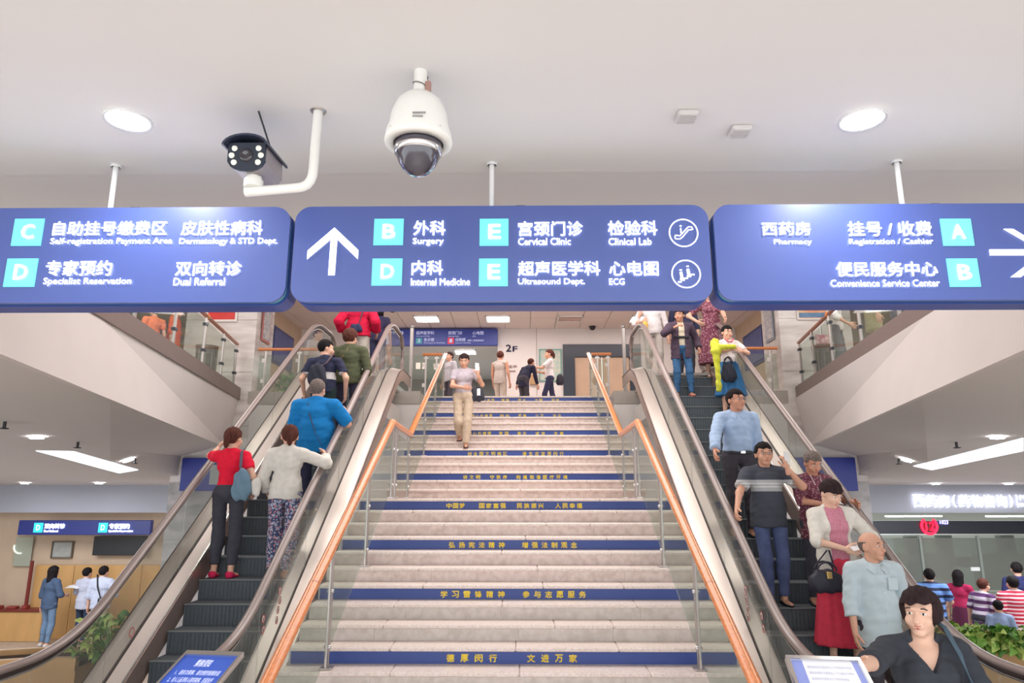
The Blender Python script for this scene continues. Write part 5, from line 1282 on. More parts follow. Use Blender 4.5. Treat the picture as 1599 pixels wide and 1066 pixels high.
            cloth(ft, lo, hi, 'jacket' if ex > 0.004 else ('dress' if hem < .6 else 'shirt'), tm)
            if neck == 'collar' and ex == 0 and lod < 2:
                mb = MB()
                for o in (1, -1):
                    pts = [sp(o*.0, .07, 1.465*s), sp(o*.056, .043, 1.46*s), sp(o*.066, -.01, 1.445*s), sp(o*.050, -.066, 1.42*s), sp(o*.013, -.092, 1.385*s)]
                    low = [sp(0, .088, 1.425*s), sp(o*.080, .055, 1.415*s), sp(o*.098, -.01, 1.402*s), sp(o*.088, -.094, 1.370*s), sp(o*.046, -.122, 1.335*s)]
                    n_ = len(pts); mb.add(pts+low+[p+np.array((0, 0, .006)) for p in pts]+[p+np.array((0, 0, .006)) for p in low], [(i, i+1, n_+i+1, n_+i) for i in range(n_-1)]+[(2*n_+n_+i, 2*n_+n_+i+1, 2*n_+i+1, 2*n_+i) for i in range(n_-1)], True)
                co = mb.build('collar', tm, root)
    if shoes is not None:
        for (Hp, K, A), o, ft in zip(legs, (1, -1), feet):
            f2 = blend([cap(A+np.array((0, .025, -.045*s)), A+np.array((o*.015, -.13*s, -.055*s)), .042*s, .036*s), cap(A+np.array((0, .02, -.03)), A+np.array((0, .02, -.04)), .04*s, .04*s)], .02)
            zf = A[2]-.083*s; zt_ = A[2]-(.028 if shoes == 'flat' else .01)*s
            cloth(lambda P: np.maximum(np.maximum(f2[0](P), zf-P[:, 2]), P[:, 2]-zt_-np.clip((P[:, 1]-A[1])*.4, -.03, .03)), f2[1]-.01, f2[2]+.01, 'shoe', shoe_m or M_black, max(hh, .008))
    root_m = Matrix.Translation(Vector(pos))@Matrix.Rotation(rz, 4, 'Z')
    W2 = lambda p: np.array(root_m@Vector(tuple(map(float, p))))
    return dict(root=root, W=W2, hl=WL, hr=WR, SL=SL, SR=SR, sp=sp, s=s, hd=hd, R=R, EL=EL, ER=ER, rz=rz)
def A_cut(P, legs, a):
    """cloth ends a little above the sole of whichever foot is nearer"""
    (H1, K1, A1), (H2, K2, A2) = legs
    z1 = A1[2]-.085+a; z2 = A2[2]-.085+a
    near1 = np.abs(P[:, 0]-A1[0]) < np.abs(P[:, 0]-A2[0])
    return np.where(near1, z1, z2)-P[:, 2]
# ================================================================ the people
def cm(name, rgb, **k): return mat('cloth_'+name, rgb, k.pop('rough', .85), noise=k.pop('noise', .10), nscale=k.pop('nscale', 18), spec=.25, **k)
def on_step(Y, sx):
    y0 = 5.9+(.05 if sx < 0 else .02); k = int((Y-y0)//.293); y = y0+.293*k
    return y+.15, min(2.105, -2.1+ES*(y-5.9))
def esc(sx, px, ytop, Ht, yfoot=None):
    """stand a person on the escalator step whose head and feet fit the picture"""
    best = None
    for k in range(-2, 22):
        y0 = 5.9+(.05 if sx < 0 else .02)+.293*k; z = max(-2.095, min(2.105, -2.1+ES*(y0-5.9))); Y = y0+.14
        q = U(px, ytop, Y=Y); H = q[2]-z; e_ = abs(H-Ht) if yfoot is None else abs(U_y(Y, z)-yfoot)
        if best is None or e_ < best[2]: best = ((q[0], Y, z), H, e_)
    return best[0], best[1]
def loc(p, pos, rz):
    v = Matrix.Rotation(-rz, 4, 'Z')@(Vector(tuple(map(float, p)))-Vector(tuple(map(float, pos)))); return np.array(v)
def strap(t, pts, w, m, name='strap'):
    O = np.array(t.location); MB().tube([np.array(p)-O for p in pts], w, 8, ell=(1, .4)).build(name, m, t)
def soft_bag(lab, c, r, m, name='shoulder_bag', cat='bag', straps=None, strap_w=.012, sm=None, handles=False, clasp=None, rz=0.):
    c = np.array(c, float); t = thing(name, lab, cat, c)
    R_b = Rm(rz)
    def f(P):
        q = P@R_b; q = q.copy(); z = q[:, 2]/r[2]; k = 1.0-.18*z
        k1 = np.abs(q[:, 0]/(r[0]*k))**2.6+np.abs(q[:, 1]/r[1])**2.4+np.abs(z)**2.8
        return (k1**(1/2.6)-1)*min(r)+.004*np.sin(q[:, 0]*60+q[:, 2]*30)
    P_, Q_ = surfnet(f, (-max(r)*1.3,)*3, (max(r)*1.3,)*3, max(.008, min(r)/7)); join([(P_, Q_)], 'bag_body', m, t)
    if handles:
        for o in (-1, 1):
            pts = [R_b@np.array((.55*r[0]*math.cos(a), o*r[1]*.5, r[2]*.85+.75*r[2]*math.sin(a))) for a in np.linspace(0, math.pi, 11)]
            MB().tube(pts, .009, 8).build('handle', sm or m, t)
    if clasp: MB().bbox(-.022, .022, -r[1]-.012, -r[1]*.5, -.01+r[2]*.35, r[2]*.35+.05, .004).build('clasp', clasp, t)
    if straps: strap(t, straps, strap_w, sm or m)
    return t
def paper(lab, c, w, h, rz, tilt, m=None, name='paper_sheet', cat='paper'):
    t = thing(name, lab, cat, c); t.rotation_mode = 'XYZ'; t.rotation_euler = (tilt, 0, rz); n = 6; vs = []; fs = []
    for i in range(n+1):
        u = -1+2*i/n; z = .018*(1-u*u)
        vs += [(u*w/2, -h/2, z), (u*w/2, h/2, z+.004), (u*w/2, h/2, z-.0015+.004), (u*w/2, -h/2, z-.0015)]
    for i in range(n):
        for q in range(4): fs.append((i*4+q, i*4+(q+1) % 4, i*4+4+(q+1) % 4, i*4+4+q))
    MB().add(vs, fs).build('sheet', m or mat('paper_white', (235, 235, 238), .6), t); return t
def phone(lab, c, rz, tilt, m=None):
    t = thing('mobile_phone', lab, 'phone', c); t.rotation_euler = (tilt, 0, rz); MB().bbox(-.036, .036, -.005, .005, -.072, .072, .004).build('case', m or M_black, t); MB().box(-.032, .032, -.0056, -.005, -.066, .066).build('screen', M_dark, t); return t
PI = math.pi
# ---------------------------------------------------- up escalator (seen from behind)
c_red = cm('red', (232, 30, 62)); c_black = cm('black', (72, 72, 82)); c_cream = cm('cream', (226, 222, 214)); c_floral = floral_mat('floral_trousers', (66, 76, 112), [(160, 170, 196), (206, 130, 140), (220, 214, 214)], 26, .42)  # black lifted towards grey: haze is put into the cloth colour
p0, H_ = esc(-1, 366, 668, 1.52, 888); hw = U(338, 722, X=-3.50); hw[2] = zh(hw[1])+.05
r = person('person in red short sleeved top and black trousers standing on up escalator, holding outer rail', p0, PI, H=H_, build=.92, female=True, skin_='a', top=c_red, sleeve=.62, top_hem=.93, bottom=c_black, hair='pony', hairm='brown', yaw=-.25,
           hl=loc(hw, p0, PI), el=(.7, .6, -.6), hr=(-.24, -.10, .92), shoes='flat', shoe_m=cm('pink_shoe', (226, 48, 96)), face=False, ankle=.15, flare=.006)
W = r['W']; sR = W(r['SR']+np.array((.03, .0, .05)))
c = W(np.array((-.20, .16, .98))); soft_bag('slouchy blue grey shoulder bag on the person in red', c, (.10, .055, .17), cm('bagblue', (110, 138, 158)), straps=[c+(.0, 0, .13), c*.5+sR*.5+(0, -.06, .0), sR+(0, -.05, .0), sR+(0, .02, .03)], sm=cm('strapgrey', (96, 92, 110)), strap_w=.016)
c2 = W(np.array((-.34, .12, .96))); soft_bag('small white bag peeking behind the blue grey shoulder bag', c2, (.055, .04, .10), c_cream, name='hand_bag')
p0, H_ = esc(-1, 453, 664, 1.54, 888); hw = U(507, 722, X=-2.19); hw[2] = zh(hw[1])+.05
person('person in cream cardigan and floral trousers on up escalator, holding inner rail', p0, PI, H=H_, build=.98, female=True, skin_='a', top=c_cream, sleeve=1.7, top_hem=.86, top_loose=.014, bottom=c_floral, hair='pony', hairm='brown', yaw=.35,
       hr=loc(hw, p0, PI), er=(-.6, .7, -.5), hl=(.22, -.12, .86), shoes='flat', shoe_m=cm('tan_shoe', (180, 130, 100)), face=False, flare=.014, feet=[(.09, 0, 0), (-.07, .03, 0)])
p0, H_ = esc(-1, 497, 593, 1.62); hw = U(540, 645, X=-2.19); hw[2] = zh(hw[1])+.05
r = person('heavy set person in bright blue top with grey hair on up escalator, holding inner rail', p0, PI, H=H_, build=1.38, skin_='a', top=cm('blue', (24, 126, 196)), sleeve=.98, top_hem=.78, top_loose=.02, bottom=cm('navy', (62, 64, 92)), hair='short', hairm='grey',  # navy lifted as well, haze mixed into its colour
       hr=loc(hw, p0, PI), er=(-.5, .4, -.9), hl=(.30, -.10, .82), shoes='flat', face=False, belly=.03, yaw=-.15)
W = r['W']; t = thing('cross_body_strap', 'thin navy strap running diagonally over bright blue back', 'strap', W((0, .15, 1.1)))
strap(t, [W(q) for q in ((.09, .02, 1.415), (.08, .10, 1.38), (.03, .165, 1.22), (-.06, .19, 1.0), (-.14, .16, .85))], .009, c_black)
p0, H_ = esc(-1, 510, 531, 1.70); polo = stripe_mat('navy_polo', [(34, 38, 66), (212, 206, 204), (34, 38, 66)], [0, 1.06, 1.16])
r = person('young man in navy polo with pale band and backpack on up escalator', p0, PI, H=H_, build=1.08, skin_='a', top=polo, sleeve=.72, top_hem=.9, bottom=cm('dkgreen', (42, 56, 58)), hair='short', hairm='black', yaw=-1.05,
       hr=(-.30, -.06, .86), er=(-.7, .6, -.3), hl=(.30, -.08, .86), shoes='flat', neck='collar', pitch=-.05)
W = r['W']; c = W((.05, .19, 1.10)); soft_bag('dark backpack slung low on the young man in navy polo', c, (.13, .07, .17), cm('bagdark', (52, 54, 66)), name='backpack', straps=[c+(0.02, .0, .13), W((-.05, .13, 1.28)), W((-.12, .04, 1.44)), W((-.13, -.06, 1.38))], strap_w=.02, sm=cm('strapbrown', (96, 80, 86)))
p0, H_ = esc(-1, 548, 515, 1.62)
r = person('person with curly hair in olive green top on up escalator behind the navy polo', p0, PI, H=H_, build=1.12, skin_='a', top=cm('olive', (84, 88, 66)), sleeve=1.5, top_hem=.86, top_loose=.012, bottom=cm('indigo', (66, 62, 84)), hair='curly', hairm='brown', yaw=-.3, hr=(-.20, -.20, .95), hl=(.26, -.06, .8), shoes='flat', face=False)
W = r['W']; t = thing('bag_strap', 'thin tan strap over olive green back', 'strap', W((0, .13, 1.2))); strap(t, [W(q) for q in ((-.02, .02, 1.43), (.0, .10, 1.38), (.08, .135, 1.22), (.14, .12, 1.05))], .006, cm('tan', (190, 150, 110)))
p0, H_ = esc(-1, 562, 455, 1.70)
r = person('person in bright red hooded jacket near top of up escalator', p0, PI, H=H_, build=1.15, skin_='a', top=cm('crimson', (196, 22, 62)), sleeve=1.85, top_hem=.88, top_loose=.03, bottom=cm('ltgrey', (196, 186, 178)), hair='short', hairm='black', hr=(-.30, -.12, .98), er=(-.4, .9, -.5), hl=(.30, -.12, 1.0), el=(.4, .9, -.5), shoes='flat', face=False, lean=.12)
W = r['W']; c = W((.0, .17, .99)); soft_bag('dark blue cross body bag on the red hooded jacket', c, (.11, .05, .075), cm('bagnavy', (50, 54, 84)), straps=[c+(0.05, 0, .06), W((-.08, .16, 1.2)), W((-.12, .08, 1.40)), W((-.12, -.03, 1.42))], strap_w=.018, sm=cm('strapgrey2', (84, 64, 78)))
person('dark haired person in navy beyond the red hooded jacket', (-2.62, 12.85, 2.105), PI, H=1.5, build=.9, top=cm('navy2', (60, 56, 86)), sleeve=.7, bottom=cm('navy', (62, 64, 92)), hair='bob', hairm='black', face=False, lod=2)
person('person in white blouse beyond top end of up escalator inner rail', (-2.86, 14.45, 2.1), PI*.8, H=1.55, build=.9, female=True, top=cm('white', (236, 228, 228)), sleeve=.8, bottom=cm('ltgrey', (196, 186, 178)), hair='short', hairm='black', face=False, lod=2)
person('person in cream clothes on upper floor behind outer rail of up escalator', (-4.6, 15.3, 2.1), 1.2, H=1.62, build=1.05, top=cm('creamw', (222, 214, 208)), sleeve=1.2, top_hem=.8, bottom=cm('creamt', (208, 198, 184)), hair='short', hairm='grey', face=False, lod=2, lean=.2)
plant((-4.95, 14.75, 2.1), .30, .55, 60, 'dark green potted plant behind glass rail left of up escalator', 33, S=1.4)
# ---------------------------------------------------- down escalator (facing the camera)
p0, H_ = esc(1, 1060, 483, 1.58, 624)
jk = cm('suit', (84, 68, 84), noise=.15)
r = person('man in dark plum jacket, cream shirt and blue jeans near top of down escalator', p0, 0, H=H_, build=1.0, skin_='c', top=[(cm('creamshirt', (222, 208, 184)), 1.6, .93, 0., None), (jk, 1.85, .72, .016, .055)], bottom=cm('jeans', (70, 112, 156), noise=.25, nscale=9), hair='short', hairm='dark', yaw=-.55, pitch=-.05,
       hr=(-.13, -.27, 1.12), er=(-.8, .3, -.5), hl=(.30, .0, .80), shoes='flat', shoe_m=cm('redshoe', (190, 90, 92)), curl=1.1, neck='crew', feet=[(.13, -.02, 0), (-.10, 0, 0)])
MB().bbox(-.12, .12, -.13, -.10, .96, 1.0, .006).build('belt', M_black, r['root'])
person('person in white shirt with yellow bag behind the man in plum jacket', (2.52, 12.55, 2.105), .0, H=1.62, build=1.05, top=cm('white', (236, 228, 228)), sleeve=1.3, bottom=cm('ltgrey', (196, 186, 178)), hair='short', hairm='dark', face=False, lod=2, hr=(-.22, -.16, 1.05))
soft_bag('small yellow bag held by the person in white at escalator top', (2.34, 12.32, 3.05), (.05, .04, .10), cm('yellowbag', (232, 190, 90)), name='hand_bag')
person('person in navy shirt behind the maroon dress at escalator top', (3.14, 12.75, 2.105), .0, H=1.66, build=1.0, top=cm('navy', (62, 64, 92)), sleeve=1.3, bottom=c_black, hair='short', hairm='black', face=False, lod=2)
p0, H_ = esc(1, 1107, 450, 1.62, 597); hw = U(1150, 522, X=3.50); hw[2] = zh(hw[1])+.05
dress = floral_mat('maroon_dress', (126, 64, 84), [(186, 140, 146), (96, 44, 66)], 30, .38)
r = person('woman in long maroon patterned dress at top of down escalator, face behind the signs', p0, 0, H=H_, build=1.05, female=True, skin_='a', top=dress, sleeve=.75, top_hem=.90, skirt=(dress, 1.08, .26, .155, .27, .05), hair='short', hairm='dark', hl=loc(hw, p0, 0), hr=(-.26, -.10, .98), er=(-.8, .3, -.4), shoes='flat', shoe_m=cm('tan_shoe', (180, 130, 100)), face=True, belly=.01)
p0, H_ = esc(1, 1134, 509, 1.52, 655); hw = U(1163, 556, X=3.40); hw[2] = zh(hw[1])+.06
r = person('woman in white top and blue skirt with yellow jacket over her arm on down escalator', p0, 0, H=H_, build=.95, female=True, skin_='a', top=cm('whitetop', (232, 224, 222)), sleeve=.7, top_hem=.98, skirt=(cm('blueskirt', (58, 112, 162)), 1.04, .40, .14, .285, .06), hair='bun', hairm='black', yaw=.25, pitch=-.15,
       hl=(.12, -.28, 1.00), el=(.8, .3, -.4), hr=(.0, -.26, 1.03), er=(-.9, .2, -.3), shoes='flat')
W = r['W']; t = thing('yellow_jacket', 'bright yellow green jacket draped over forearm and hanging down beside blue skirt', 'jacket', W((-.16, -.2, 1.0)))
jf = blend([cap((-.15, -.10, .15), (-.17, -.2, .0), .07, .07), cap((-.17, -.2, .0), (-.16, -.2, -.30), .065, .035), cap((-.16, -.2, -.30), (-.15, -.17, -.58), .034, .045), cap((-.14, -.2, .05), (.10, -.26, .06), .05, .035)], .03)
join([surfnet(lambda P: jf[0](P)+.008*np.sin(P[:, 2]*50+P[:, 0]*60)*np.sin(P[:, 0]*45), jf[1], jf[2], .011)], 'fabric', cm('yellowgreen', (206, 208, 70)), t).location = (.06, .12, 0)
MB().tube([(-.06, -.085, 1.235), (-.02, -.125, 1.18), (.03, -.12, 1.18), (.07, -.08, 1.235)], .014, 8).build('neckerchief', cm('pinkscarf', (206, 120, 130)), r['root'])
soft_bag('large dark bag hanging in front of blue skirt', W((-.07, -.20, .68)), (.11, .06, .15), cm('bagdark', (52, 54, 66)), handles=True)
p0, H_ = esc(1, 1145, 609, 1.76); hw = U(1111, 712, X=2.19); hw[2] = zh(hw[1])+.05
r = person('man in pale blue long sleeved shirt with glasses on down escalator, holding inner rail', p0, 0, H=H_, build=1.0, skin_='c', top=cm('skyblue', (176, 200, 232), noise=.12, nscale=12), sleeve=1.88, top_hem=.97, top_loose=.012, bottom=cm('charcoal', (78, 74, 82)), hair='short', hairm='black', yaw=.45, glasses=True, neck='collar',
       hr=loc(hw, p0, 0), er=(-.8, .5, -.5), hl=(.26, .0, .82), shoes='flat', lod=1, lean=.10)
MB().bbox(-.145*.95, .145*.95, -.128, -.10, .955, .99, .006).build('belt', M_black, r['root']); MB().bbox(-.005, .055, -.137, -.126, .955, .992, .004).build('buckle', M_chrome, r['root'])
p0, H_ = esc(1, 1191, 691, 1.62, 940); hw = U(1147, 814, X=2.19); hw[2] = zh(hw[1])+.05
tee = stripe_mat('navy_tee', [(66, 70, 82), (176, 178, 180), (210, 210, 212), (176, 178, 180), (210, 210, 212), (176, 178, 180), (66, 70, 82)], [0, 1.13, 1.165, 1.18, 1.20, 1.215, 1.25])
r = person('man with glasses in charcoal tee with grey chest band and jeans, raising a white phone', p0, 0, H=H_, build=1.02, skin_='b', top=tee, sleeve=.72, top_hem=.80, top_loose=.014, bottom=cm('jeansblue', (92, 104, 146), noise=.2, nscale=9), hair='short', hairm='black', yaw=-.05, glasses=True,
       hr=loc(hw, p0, 0), er=(-.8, .5, -.5), hl=(.14, -.26, 1.36), el=(.8, -.1, -.9), hl_d=(-.1, .0, 1), hl_n=(-.4, .6, 0), shoes='flat', lod=1, curl=.8, feet=[(.10, 0, 0), (-.04, .02, 0)])
phone('white phone held up beside the face of the man in charcoal tee', r['W'](r['hl']+np.array((.005, -.0, .10))), .5+PI, 0.1, mat('phone_white', (232, 232, 232), .3))
p0, H_ = esc(1, 1266, 706, 1.54); hw = U(1338, 806, X=3.50); hw[2] = zh(hw[1])+.05
bl = floral_mat('plum_blouse', (112, 56, 74), [(170, 120, 130), (80, 36, 56)], 44, .40)
r = person('older person in plum patterned blouse looking down, hand on outer rail of down escalator', p0, 0, H=H_, build=1.08, female=True, skin_='c', top=bl, sleeve=1.05, top_hem=.72, top_loose=.014, bottom=c_black, hair='short', hairm='grey', yaw=.15, pitch=-.45, hl=loc(hw, p0, 0), el=(.6, .6, -.6), hr=(-.02, -.30, 1.0), er=(-.9, .1, -.5), shoes='flat', lod=1, belly=.02)
MB().tube([(-.05, -.05, 1.30), (-.035, -.125, 1.2), (0, -.15, 1.13), (.035, -.125, 1.2), (.05, -.05, 1.3)], .004, 6).build('lanyard', cm('cordwhite', (220, 210, 210)), r['root'])
paper('folded white paper in the hand of the person in plum blouse', r['W'](r['hr']+np.array((.05, -.04, .03))), .17, .12, .2, .5)
p0, H_ = esc(1, 1294, 750, 1.56, 1020)
pk = floral_mat('pink_top', (206, 136, 154), [(190, 108, 132)], 60, .3)
rs = cm('redskirt', (224, 66, 90), noise=.12)
r = person('woman in white cardigan, pink top and long red skirt reading paper on down escalator', p0, 0, H=H_, build=.98, female=True, skin_='d', top=[(pk, .3, .93, 0., None), (cm('cardigan', (228, 224, 214)), 1.15, .45, .012, .085)], skirt=(rs, 1.0, .16, .135, .27, .055), hair='fringe', hairm='dark', yaw=.35, pitch=-.5,
       hr=(-.02, -.27, 1.02), er=(-.9, .1, -.6), hl=(.20, -.26, .98), el=(.9, .1, -.5), shoes='flat', shoe_m=c_black, lod=1, curl=.9)
W = r['W']; paper('white paper slip read by the woman in red skirt', W((.10, -.33, 1.03)), .20, .11, 0, .35)
c = W((-.22, -.26, .74)); soft_bag('black handbag with gold clasp hanging from forearm beside the red skirt', c, (.155, .075, .105), cm('bagblack', (58, 58, 70), rough=.55), name='handbag', handles=True, clasp=mat('gold', (226, 190, 120), .3, .8))
strap(bpy.data.objects['handbag'], [c+(-.07, 0, .09), c+(-.06, .0, .17), W((-.14, -.14, 1.0))], .009, cm('bagblack', (58, 58, 70))); strap(bpy.data.objects['handbag'], [c+(.07, 0, .09), c+(.07, .0, .17), W((-.12, -.14, 1.0))], .009, cm('bagblack', (58, 58, 70)))
p0, H_ = esc(1, 1358, 831, 1.62)
r = person('bald elderly man in pale blue grey collared shirt stepping off the down escalator', p0, 0, H=H_, build=1.06, skin_='b', top=cm('paleshirt', (196, 212, 218), noise=.07, nscale=9), sleeve=1.45, top_hem=.70, top_loose=.012, bottom=cm('charcoal', (78, 74, 82)), hair='bald', hairm='grey', yaw=.55, pitch=.05, neck='collar',
       hr=(-.25, -.08, .72), er=(-.6, .7, -.3), hl=(.30, .05, .74), shoes='flat', lod=0, curl=.5)
s_ = r['s']; MB().bbox(.045, .125, -.136, -.118, 1.13, 1.23, .003).build('chest_pocket', cm('paleshirt', (196, 212, 218)), r['root'])
for k in range(6): MB().lathe([(0, -.004), (.006, -.003), (.007, .0)], (0, -.150-.001*k+(.012 if k < 1 else 0), 1.27-.08*k), 10, 'y').build('button', mat('button_white', (226, 230, 230), .4), r['root'])
# woman in black top, nearest the camera
q_ = U(1428, 921, Y=4.12); p0 = (q_[0], 4.12, -2.1); H_ = q_[2]+2.1; hw = U(1340, 1046, Y=3.72)
r = person('woman in black v neck top with short dark hair reaching out one arm', p0, -.12, H=H_, build=1.16, female=True, skin_='d', top=cm('blacktop', (62, 66, 74), noise=.1), sleeve=1.12, top_hem=.78, top_loose=.012, bottom=c_black, hair='bob', hairm='dark', hairlen=-.07, yaw=-.60, pitch=.02, neck='v',
       hr=loc(hw, p0, -.12), er=(-.3, .6, -.8), hl=(.14, -.30, .93), el=(.9, .2, -.5), shoes='flat', lod=0, belly=.02, side=.02, hl_d=(-.8, -.4, 0), hl_n=(0, 0, 1))
W = r['W']; t = thing('shoulder_strap', 'dark teal bag strap over shoulder of the woman in black', 'strap', W((.12, -.1, 1.3))); strap(t, [W(q) for q in ((.10, .03, 1.44), (.115, -.04, 1.42), (.14, -.125, 1.30), (.165, -.165, 1.15), (.175, -.15, .95))], .015, cm('strapteal', (84, 104, 118)))
paper('folded white papers held low by the woman in black', W(r['hl']+np.array((-.07, -.06, .05))), .24, .15, .1, .25)
# ---------------------------------------------------- woman on the stairs
yn, zn = nose_up(6); p0 = (-.93, yn+.10, zn)
c_tee = cm('greytee', (186, 176, 184)); c_kh = cm('khaki', (206, 186, 164), noise=.12)
r = person('woman in grey tee and khaki trousers walking down the staircase looking at her phone', p0, 0, H=1.68, build=1.0, female=True, skin_='b', top=c_tee, sleeve=.62, top_hem=.98, bottom=c_kh, hair='pony', hairm='dark', pitch=-.35, yaw=.0,
           feet=[(.05, -.01, 0), (-.08, .27, .14)], hl=(.26, -.24, 1.28), el=(.6, .1, -1), hr=(.02, -.24, 1.04), er=(-.9, .2, -.4), shoes='flat', shoe_m=cm('sandal', (96, 74, 70)), lod=1, hl_d=(0, -.2, 1), hl_n=(-.3, .8, .2), flare=.01)
W = r['W']; phone('white phone raised in the hand of the woman on the stairs', W(r['hl']+np.array((-.01, -.02, .12))), .4+PI, .2, mat('phone_white', (232, 232, 232), .3))
c = W((.24, -.02, .95)); soft_bag('black shoulder bag with a white paper tucked in, on the woman on the stairs', c, (.13, .06, .13), cm('bagblack', (58, 58, 70)), straps=[c+(0, 0, .1), W((.20, -.02, 1.2)), W((.15, 0, 1.42))], strap_w=.012)
paper('white sheet tucked in the black shoulder bag on the stairs', c+(.03, -.068, .03), .06, .13, .1, 1.35)
# ---------------------------------------------------- upper floor
YP = 17.4
def at2(px, Y=YP): return U(px, 560, Y=Y)[0]
person('man in grey sleeveless shirt seen from behind on upper floor near stair head', (at2(781, 17.9), 17.9, 2.1), PI-.5, H=1.66, build=1.08, skin_='c', top=cm('tank', (196, 184, 176)), sleeve=.0, top_hem=.82, bottom=cm('tanktr', (206, 190, 178)), hair='short', hairm='brown', face=False, lod=2, hl=(.26, -.1, .8), shoes='flat', yaw=.4)
person('person in dark navy jacket bending forward on upper floor beside the woman in white', (at2(817, 17.1), 17.1, 2.1), PI*.75, H=1.42, build=1.15, skin_='b', top=cm('navyjk', (48, 48, 70)), sleeve=1.9, top_hem=.7, bottom=cm('charcoal', (78, 74, 82)), hair='short', hairm='brown', face=False, lod=2, lean=.55, shoes='flat', hr=(-.2, -.3, .65))
r = person('woman in white shirt and navy trousers holding up a phone, in profile on upper floor', (at2(858, 17.7), 17.7, 2.1), -PI/2, H=1.66, build=.95, female=True, skin_='b', top=cm('white', (236, 228, 228)), sleeve=.8, top_hem=.92, bottom=cm('navy', (62, 64, 92)), hair='pony', hairm='brown', face=False, lod=2, hl=(.1, -.42, 1.18), hr=(-.1, -.32, 1.1), feet=[(.1, -.2, 0), (-.1, .22, 0)], shoes='flat')
W = r['W']; phone('small black phone held out by the woman in white shirt on upper floor', W((.08, -.52, 1.22)), 0, .3)
soft_bag('black bag hanging behind the woman in white shirt on upper floor', W((-.05, .27, .88)), (.10, .10, .15), cm('bagblack', (58, 58, 70)))
person('man glimpsed behind orange handrail on upper floor beside woman on the stairs', (at2(702, 17.8), 17.8, 2.1), -.8, H=1.62, build=1.0, skin_='b', top=cm('greyshirt', (186, 184, 190)), sleeve=.7, bottom=cm('charcoal', (78, 74, 82)), hair='short', hairm='dark', face=False, lod=2)
# balconies
a = U(275, 520, Y=12.6); person('person in orange work clothes behind left balcony glass', (a[0]-.35, 13.2, 2.1), PI*.6, H=1.62, build=1.1, skin_='b', top=cm('orange', (236, 104, 58)), sleeve=1.3, top_hem=.8, bottom=cm('orange', (236, 104, 58)), hair='short', hairm='black', face=False, lod=2)
person('person in orange vest with white panel, left one behind balcony glass', (U(262, 530, Y=12.6)[0]-.25, 12.5, 2.1), PI*1.3, H=1.4, build=1.0, skin_='b', top=cm('orangevest', (238, 130, 92)), sleeve=.6, top_hem=.8, bottom=cm('whitetr', (222, 216, 212)), hair='short', hairm='black', face=False, lod=2)
person('person in white top and dark grey trousers behind right balcony glass', (U(1298, 530, Y=12.2)[0]+.15, 12.3, 2.1), 1.0, H=1.62, build=1.05, skin_='b', top=cm('white', (236, 228, 228)), sleeve=1.3, bottom=cm('slate', (96, 98, 106)), hair='short', hairm='black', face=False, lod=2, hr=(-.2, -.25, .9))
for (px, Y, lab, m1, m2) in ((1335, 11.2, 'person in khaki coat behind right balcony glass beside dark group', cm('khakicoat', (178, 170, 130)), cm('khakicoat', (178, 170, 130))), (1375, 10.3, 'person in slate blue clothes behind right balcony glass, nearest the signs', cm('slateblue', (104, 108, 130)), cm('slateblue', (104, 108, 130))),
                          (1402, 9.9, 'person in navy clothes at far right of balcony glass', cm('navy', (62, 64, 92)), cm('navy', (62, 64, 92)))):
    person(lab, (U(px, 500, Y=Y)[0]+.3, Y, 2.1), 1.3, H=1.62, build=1.05, top=m1, sleeve=1.3, top_hem=.6, bottom=m2, hair='short', hairm='black', face=False, lod=2)
for (sx, px, Y, lab) in ((-1, 325, 12.9, 'dark grey wire bin behind left balcony glass beside marble pillar'), (1, 1283, 13.0, 'dark grey ribbed bin behind right balcony glass')):
    x = U(px, 570, Y=Y)[0]+sx*.05; t = thing('litter_bin', lab, 'bin', (x, Y, 2.1)); MB().lathe([(.16, 0), (.20, .68), (.21, .72), (.19, .72), (.15, .03)], n=20).build('body', mat('bin_grey', (92, 88, 86), .5), t)
    for k in range(10):
        a = k*2*PI/10; MB().box(-.006, .006, -.006, .006, .02, .7).build('rib', mat('bin_rib', (140, 136, 132), .5), t).location = (.19*math.cos(a), .19*math.sin(a), 0)
x = U(1303, 515, Y=13.1)[0]; t = thing('sign_stand', 'slim stand with maroon and white notice behind right balcony glass', 'stand', (U(1284, 540, Y=13.2)[0], 13.2, 2.1)); MB().bbox(-.015, .015, -.015, .015, 0, 1.15, .004).build('pole', M_chrome, t); MB().bbox(-.13, .13, -.03, -.015, .52, .98, .005).build('notice', mat('notice_maroon', (178, 84, 100), .5, nscale=14, rgb2=(226, 200, 200)), t); MB().lathe([(0, 0), (.15, 0), (.15, .02), (.02, .04)], n=18).build('foot', M_steel, t)
# ---------------------------------------------------- left lobby queue
YQ = 15.35; zf = -2.998
def atq(px): return U(px, 1000, Y=YQ)[0]
den = cm('denimshirt', (74, 92, 120)); 
person('long haired person in denim blue shirt and jeans, leftmost of three at left lobby counter', (atq(69), YQ, zf), PI-.35, H=1.60, build=1.0, female=True, top=den, sleeve=1.3, top_hem=.80, top_loose=.015, bottom=cm('jeanslight', (112, 138, 168)), hair='long', hairm='black', hairlen=.16, face=False, lod=2, shoes='flat', shoe_m=cm('whiteshoe', (210, 204, 200)), hr=(-.15, -.25, 1.0))
person('person in white shirt and dark jeans, middle of three at left lobby counter', (atq(108)+.02, YQ+.30, zf), PI-.2, H=1.54, build=.95, female=True, top=cm('whiteblue', (192, 196, 214)), sleeve=1.0, top_hem=.78, top_loose=.015, bottom=cm('darkjeans', (54, 66, 90)), hair='short', hairm='black', face=False, lod=2, shoes='flat', hl=(.15, -.25, 1.0))
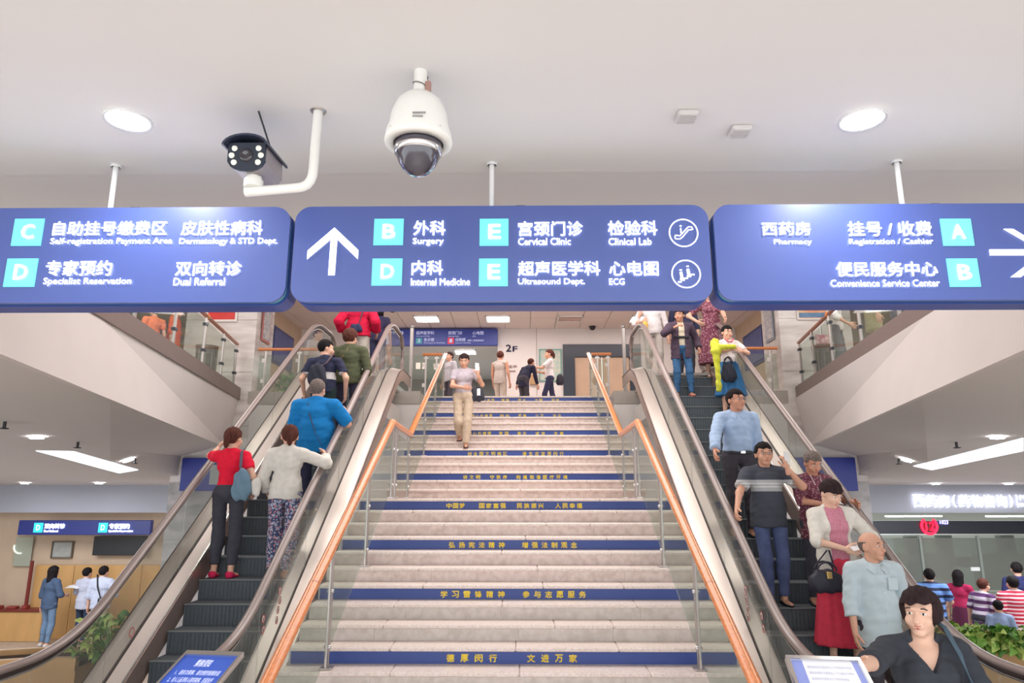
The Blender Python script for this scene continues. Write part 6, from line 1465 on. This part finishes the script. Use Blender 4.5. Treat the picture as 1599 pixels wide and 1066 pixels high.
r = person('person in pale blue shirt with black sling bag at left lobby counter', (atq(149), YQ, zf), PI-.1, H=1.60, build=1.15, top=stripe_mat('fine_blue_stripe', [(176, 186, 212), (200, 206, 224)], [0, .5], 'X', .035), sleeve=1.3, top_hem=.80, top_loose=.02, bottom=cm('khaki2', (176, 168, 138)), hair='short', hairm='black', face=False, lod=2, shoes='flat', hr=(-.24, -.2, 1.0))
W = r['W']; soft_bag('small black sling bag on pale blue striped shirt at left counter', W((-.14, .16, .92)), (.08, .05, .09), M_black, straps=[W((-.12, .17, .98)), W((-.02, .165, 1.2)), W((.09, .06, 1.44))], strap_w=.018)
paper('white paper held between the denim shirt and the white shirt persons', (atq(92), YQ+.25, zf+1.15), .3, .2, 0, .2)
# ---------------------------------------------------- right lobby queue
YR = 13.9
def atr(px, Y=YR): return U(px, 930, Y=Y)[0]
bs = stripe_mat('blue_navy_stripes', [(104, 144, 208), (40, 44, 74)], [0, .58], 'Z', .125)
person('person in blue and navy striped polo standing at the glazed pharmacy counter', (atr(1455), YR, zf), PI-.3, H=1.70, build=1.2, top=bs, sleeve=.8, top_hem=.78, top_loose=.02, bottom=cm('greyblue', (104, 112, 140)), hair='short', hairm='black', face=False, lod=2, shoes='flat', hr=(-.3, -.3, 1.0))
person('long haired woman in crimson top between striped shirts at pharmacy counter', (atr(1500,14.5), 14.5, zf), PI*.72, H=1.62, build=1.0, female=True, top=cm('magenta', (176, 44, 88)), sleeve=.7, top_hem=.75, skirt=(cm('plumskirt', (96, 44, 72)), 1.02, .45, .16, .24, .04), hair='long', hairm='black', hairlen=.06, face=False, lod=2, shoes='flat', hr=(-.1, -.35, 1.05))
ps = stripe_mat('purple_white_stripes', [(216, 208, 222), (96, 56, 108)], [0, .5], 'Z', .12)
person('person in purple and white striped top bending over at pharmacy counter', (atr(1528, 13.5), 13.5, zf), PI*.6, H=1.58, build=1.1, top=ps, sleeve=.9, top_hem=.82, bottom=c_black, hair='short', hairm='brown', face=False, lod=2, lean=.25, shoes='flat')
r_ = stripe_mat('red_white_stripes', [(236, 214, 218), (198, 42, 72)], [0, .42], 'Z', .062)
person('person in red shirt with fine white stripes standing at right edge', (atr(1584, 13.0), 13.0, zf), PI-.1, H=1.66, build=1.22, top=r_, sleeve=.9, top_hem=.70, top_loose=.02, bottom=c_black, hair='short', hairm='black', face=False, lod=2, shoes='flat')
person('person in dark blue behind the red striped shirt at right edge', (atr(1594, 14.6), 14.6, zf), PI-.3, H=1.76, build=1.1, top=cm('navyblue', (50, 54, 100)), sleeve=.9, bottom=c_black, hair='short', hairm='black', face=False, lod=2, shoes='flat')
person('short person in pale blue shirt between purple stripes and red stripes', (atr(1556, 12.4), 12.4, zf), PI-.2, H=1.34, build=1.0, top=cm('paleblue', (150, 168, 204)), sleeve=1.0, bottom=c_black, hair='short', hairm='black', face=False, lod=2, shoes='flat')
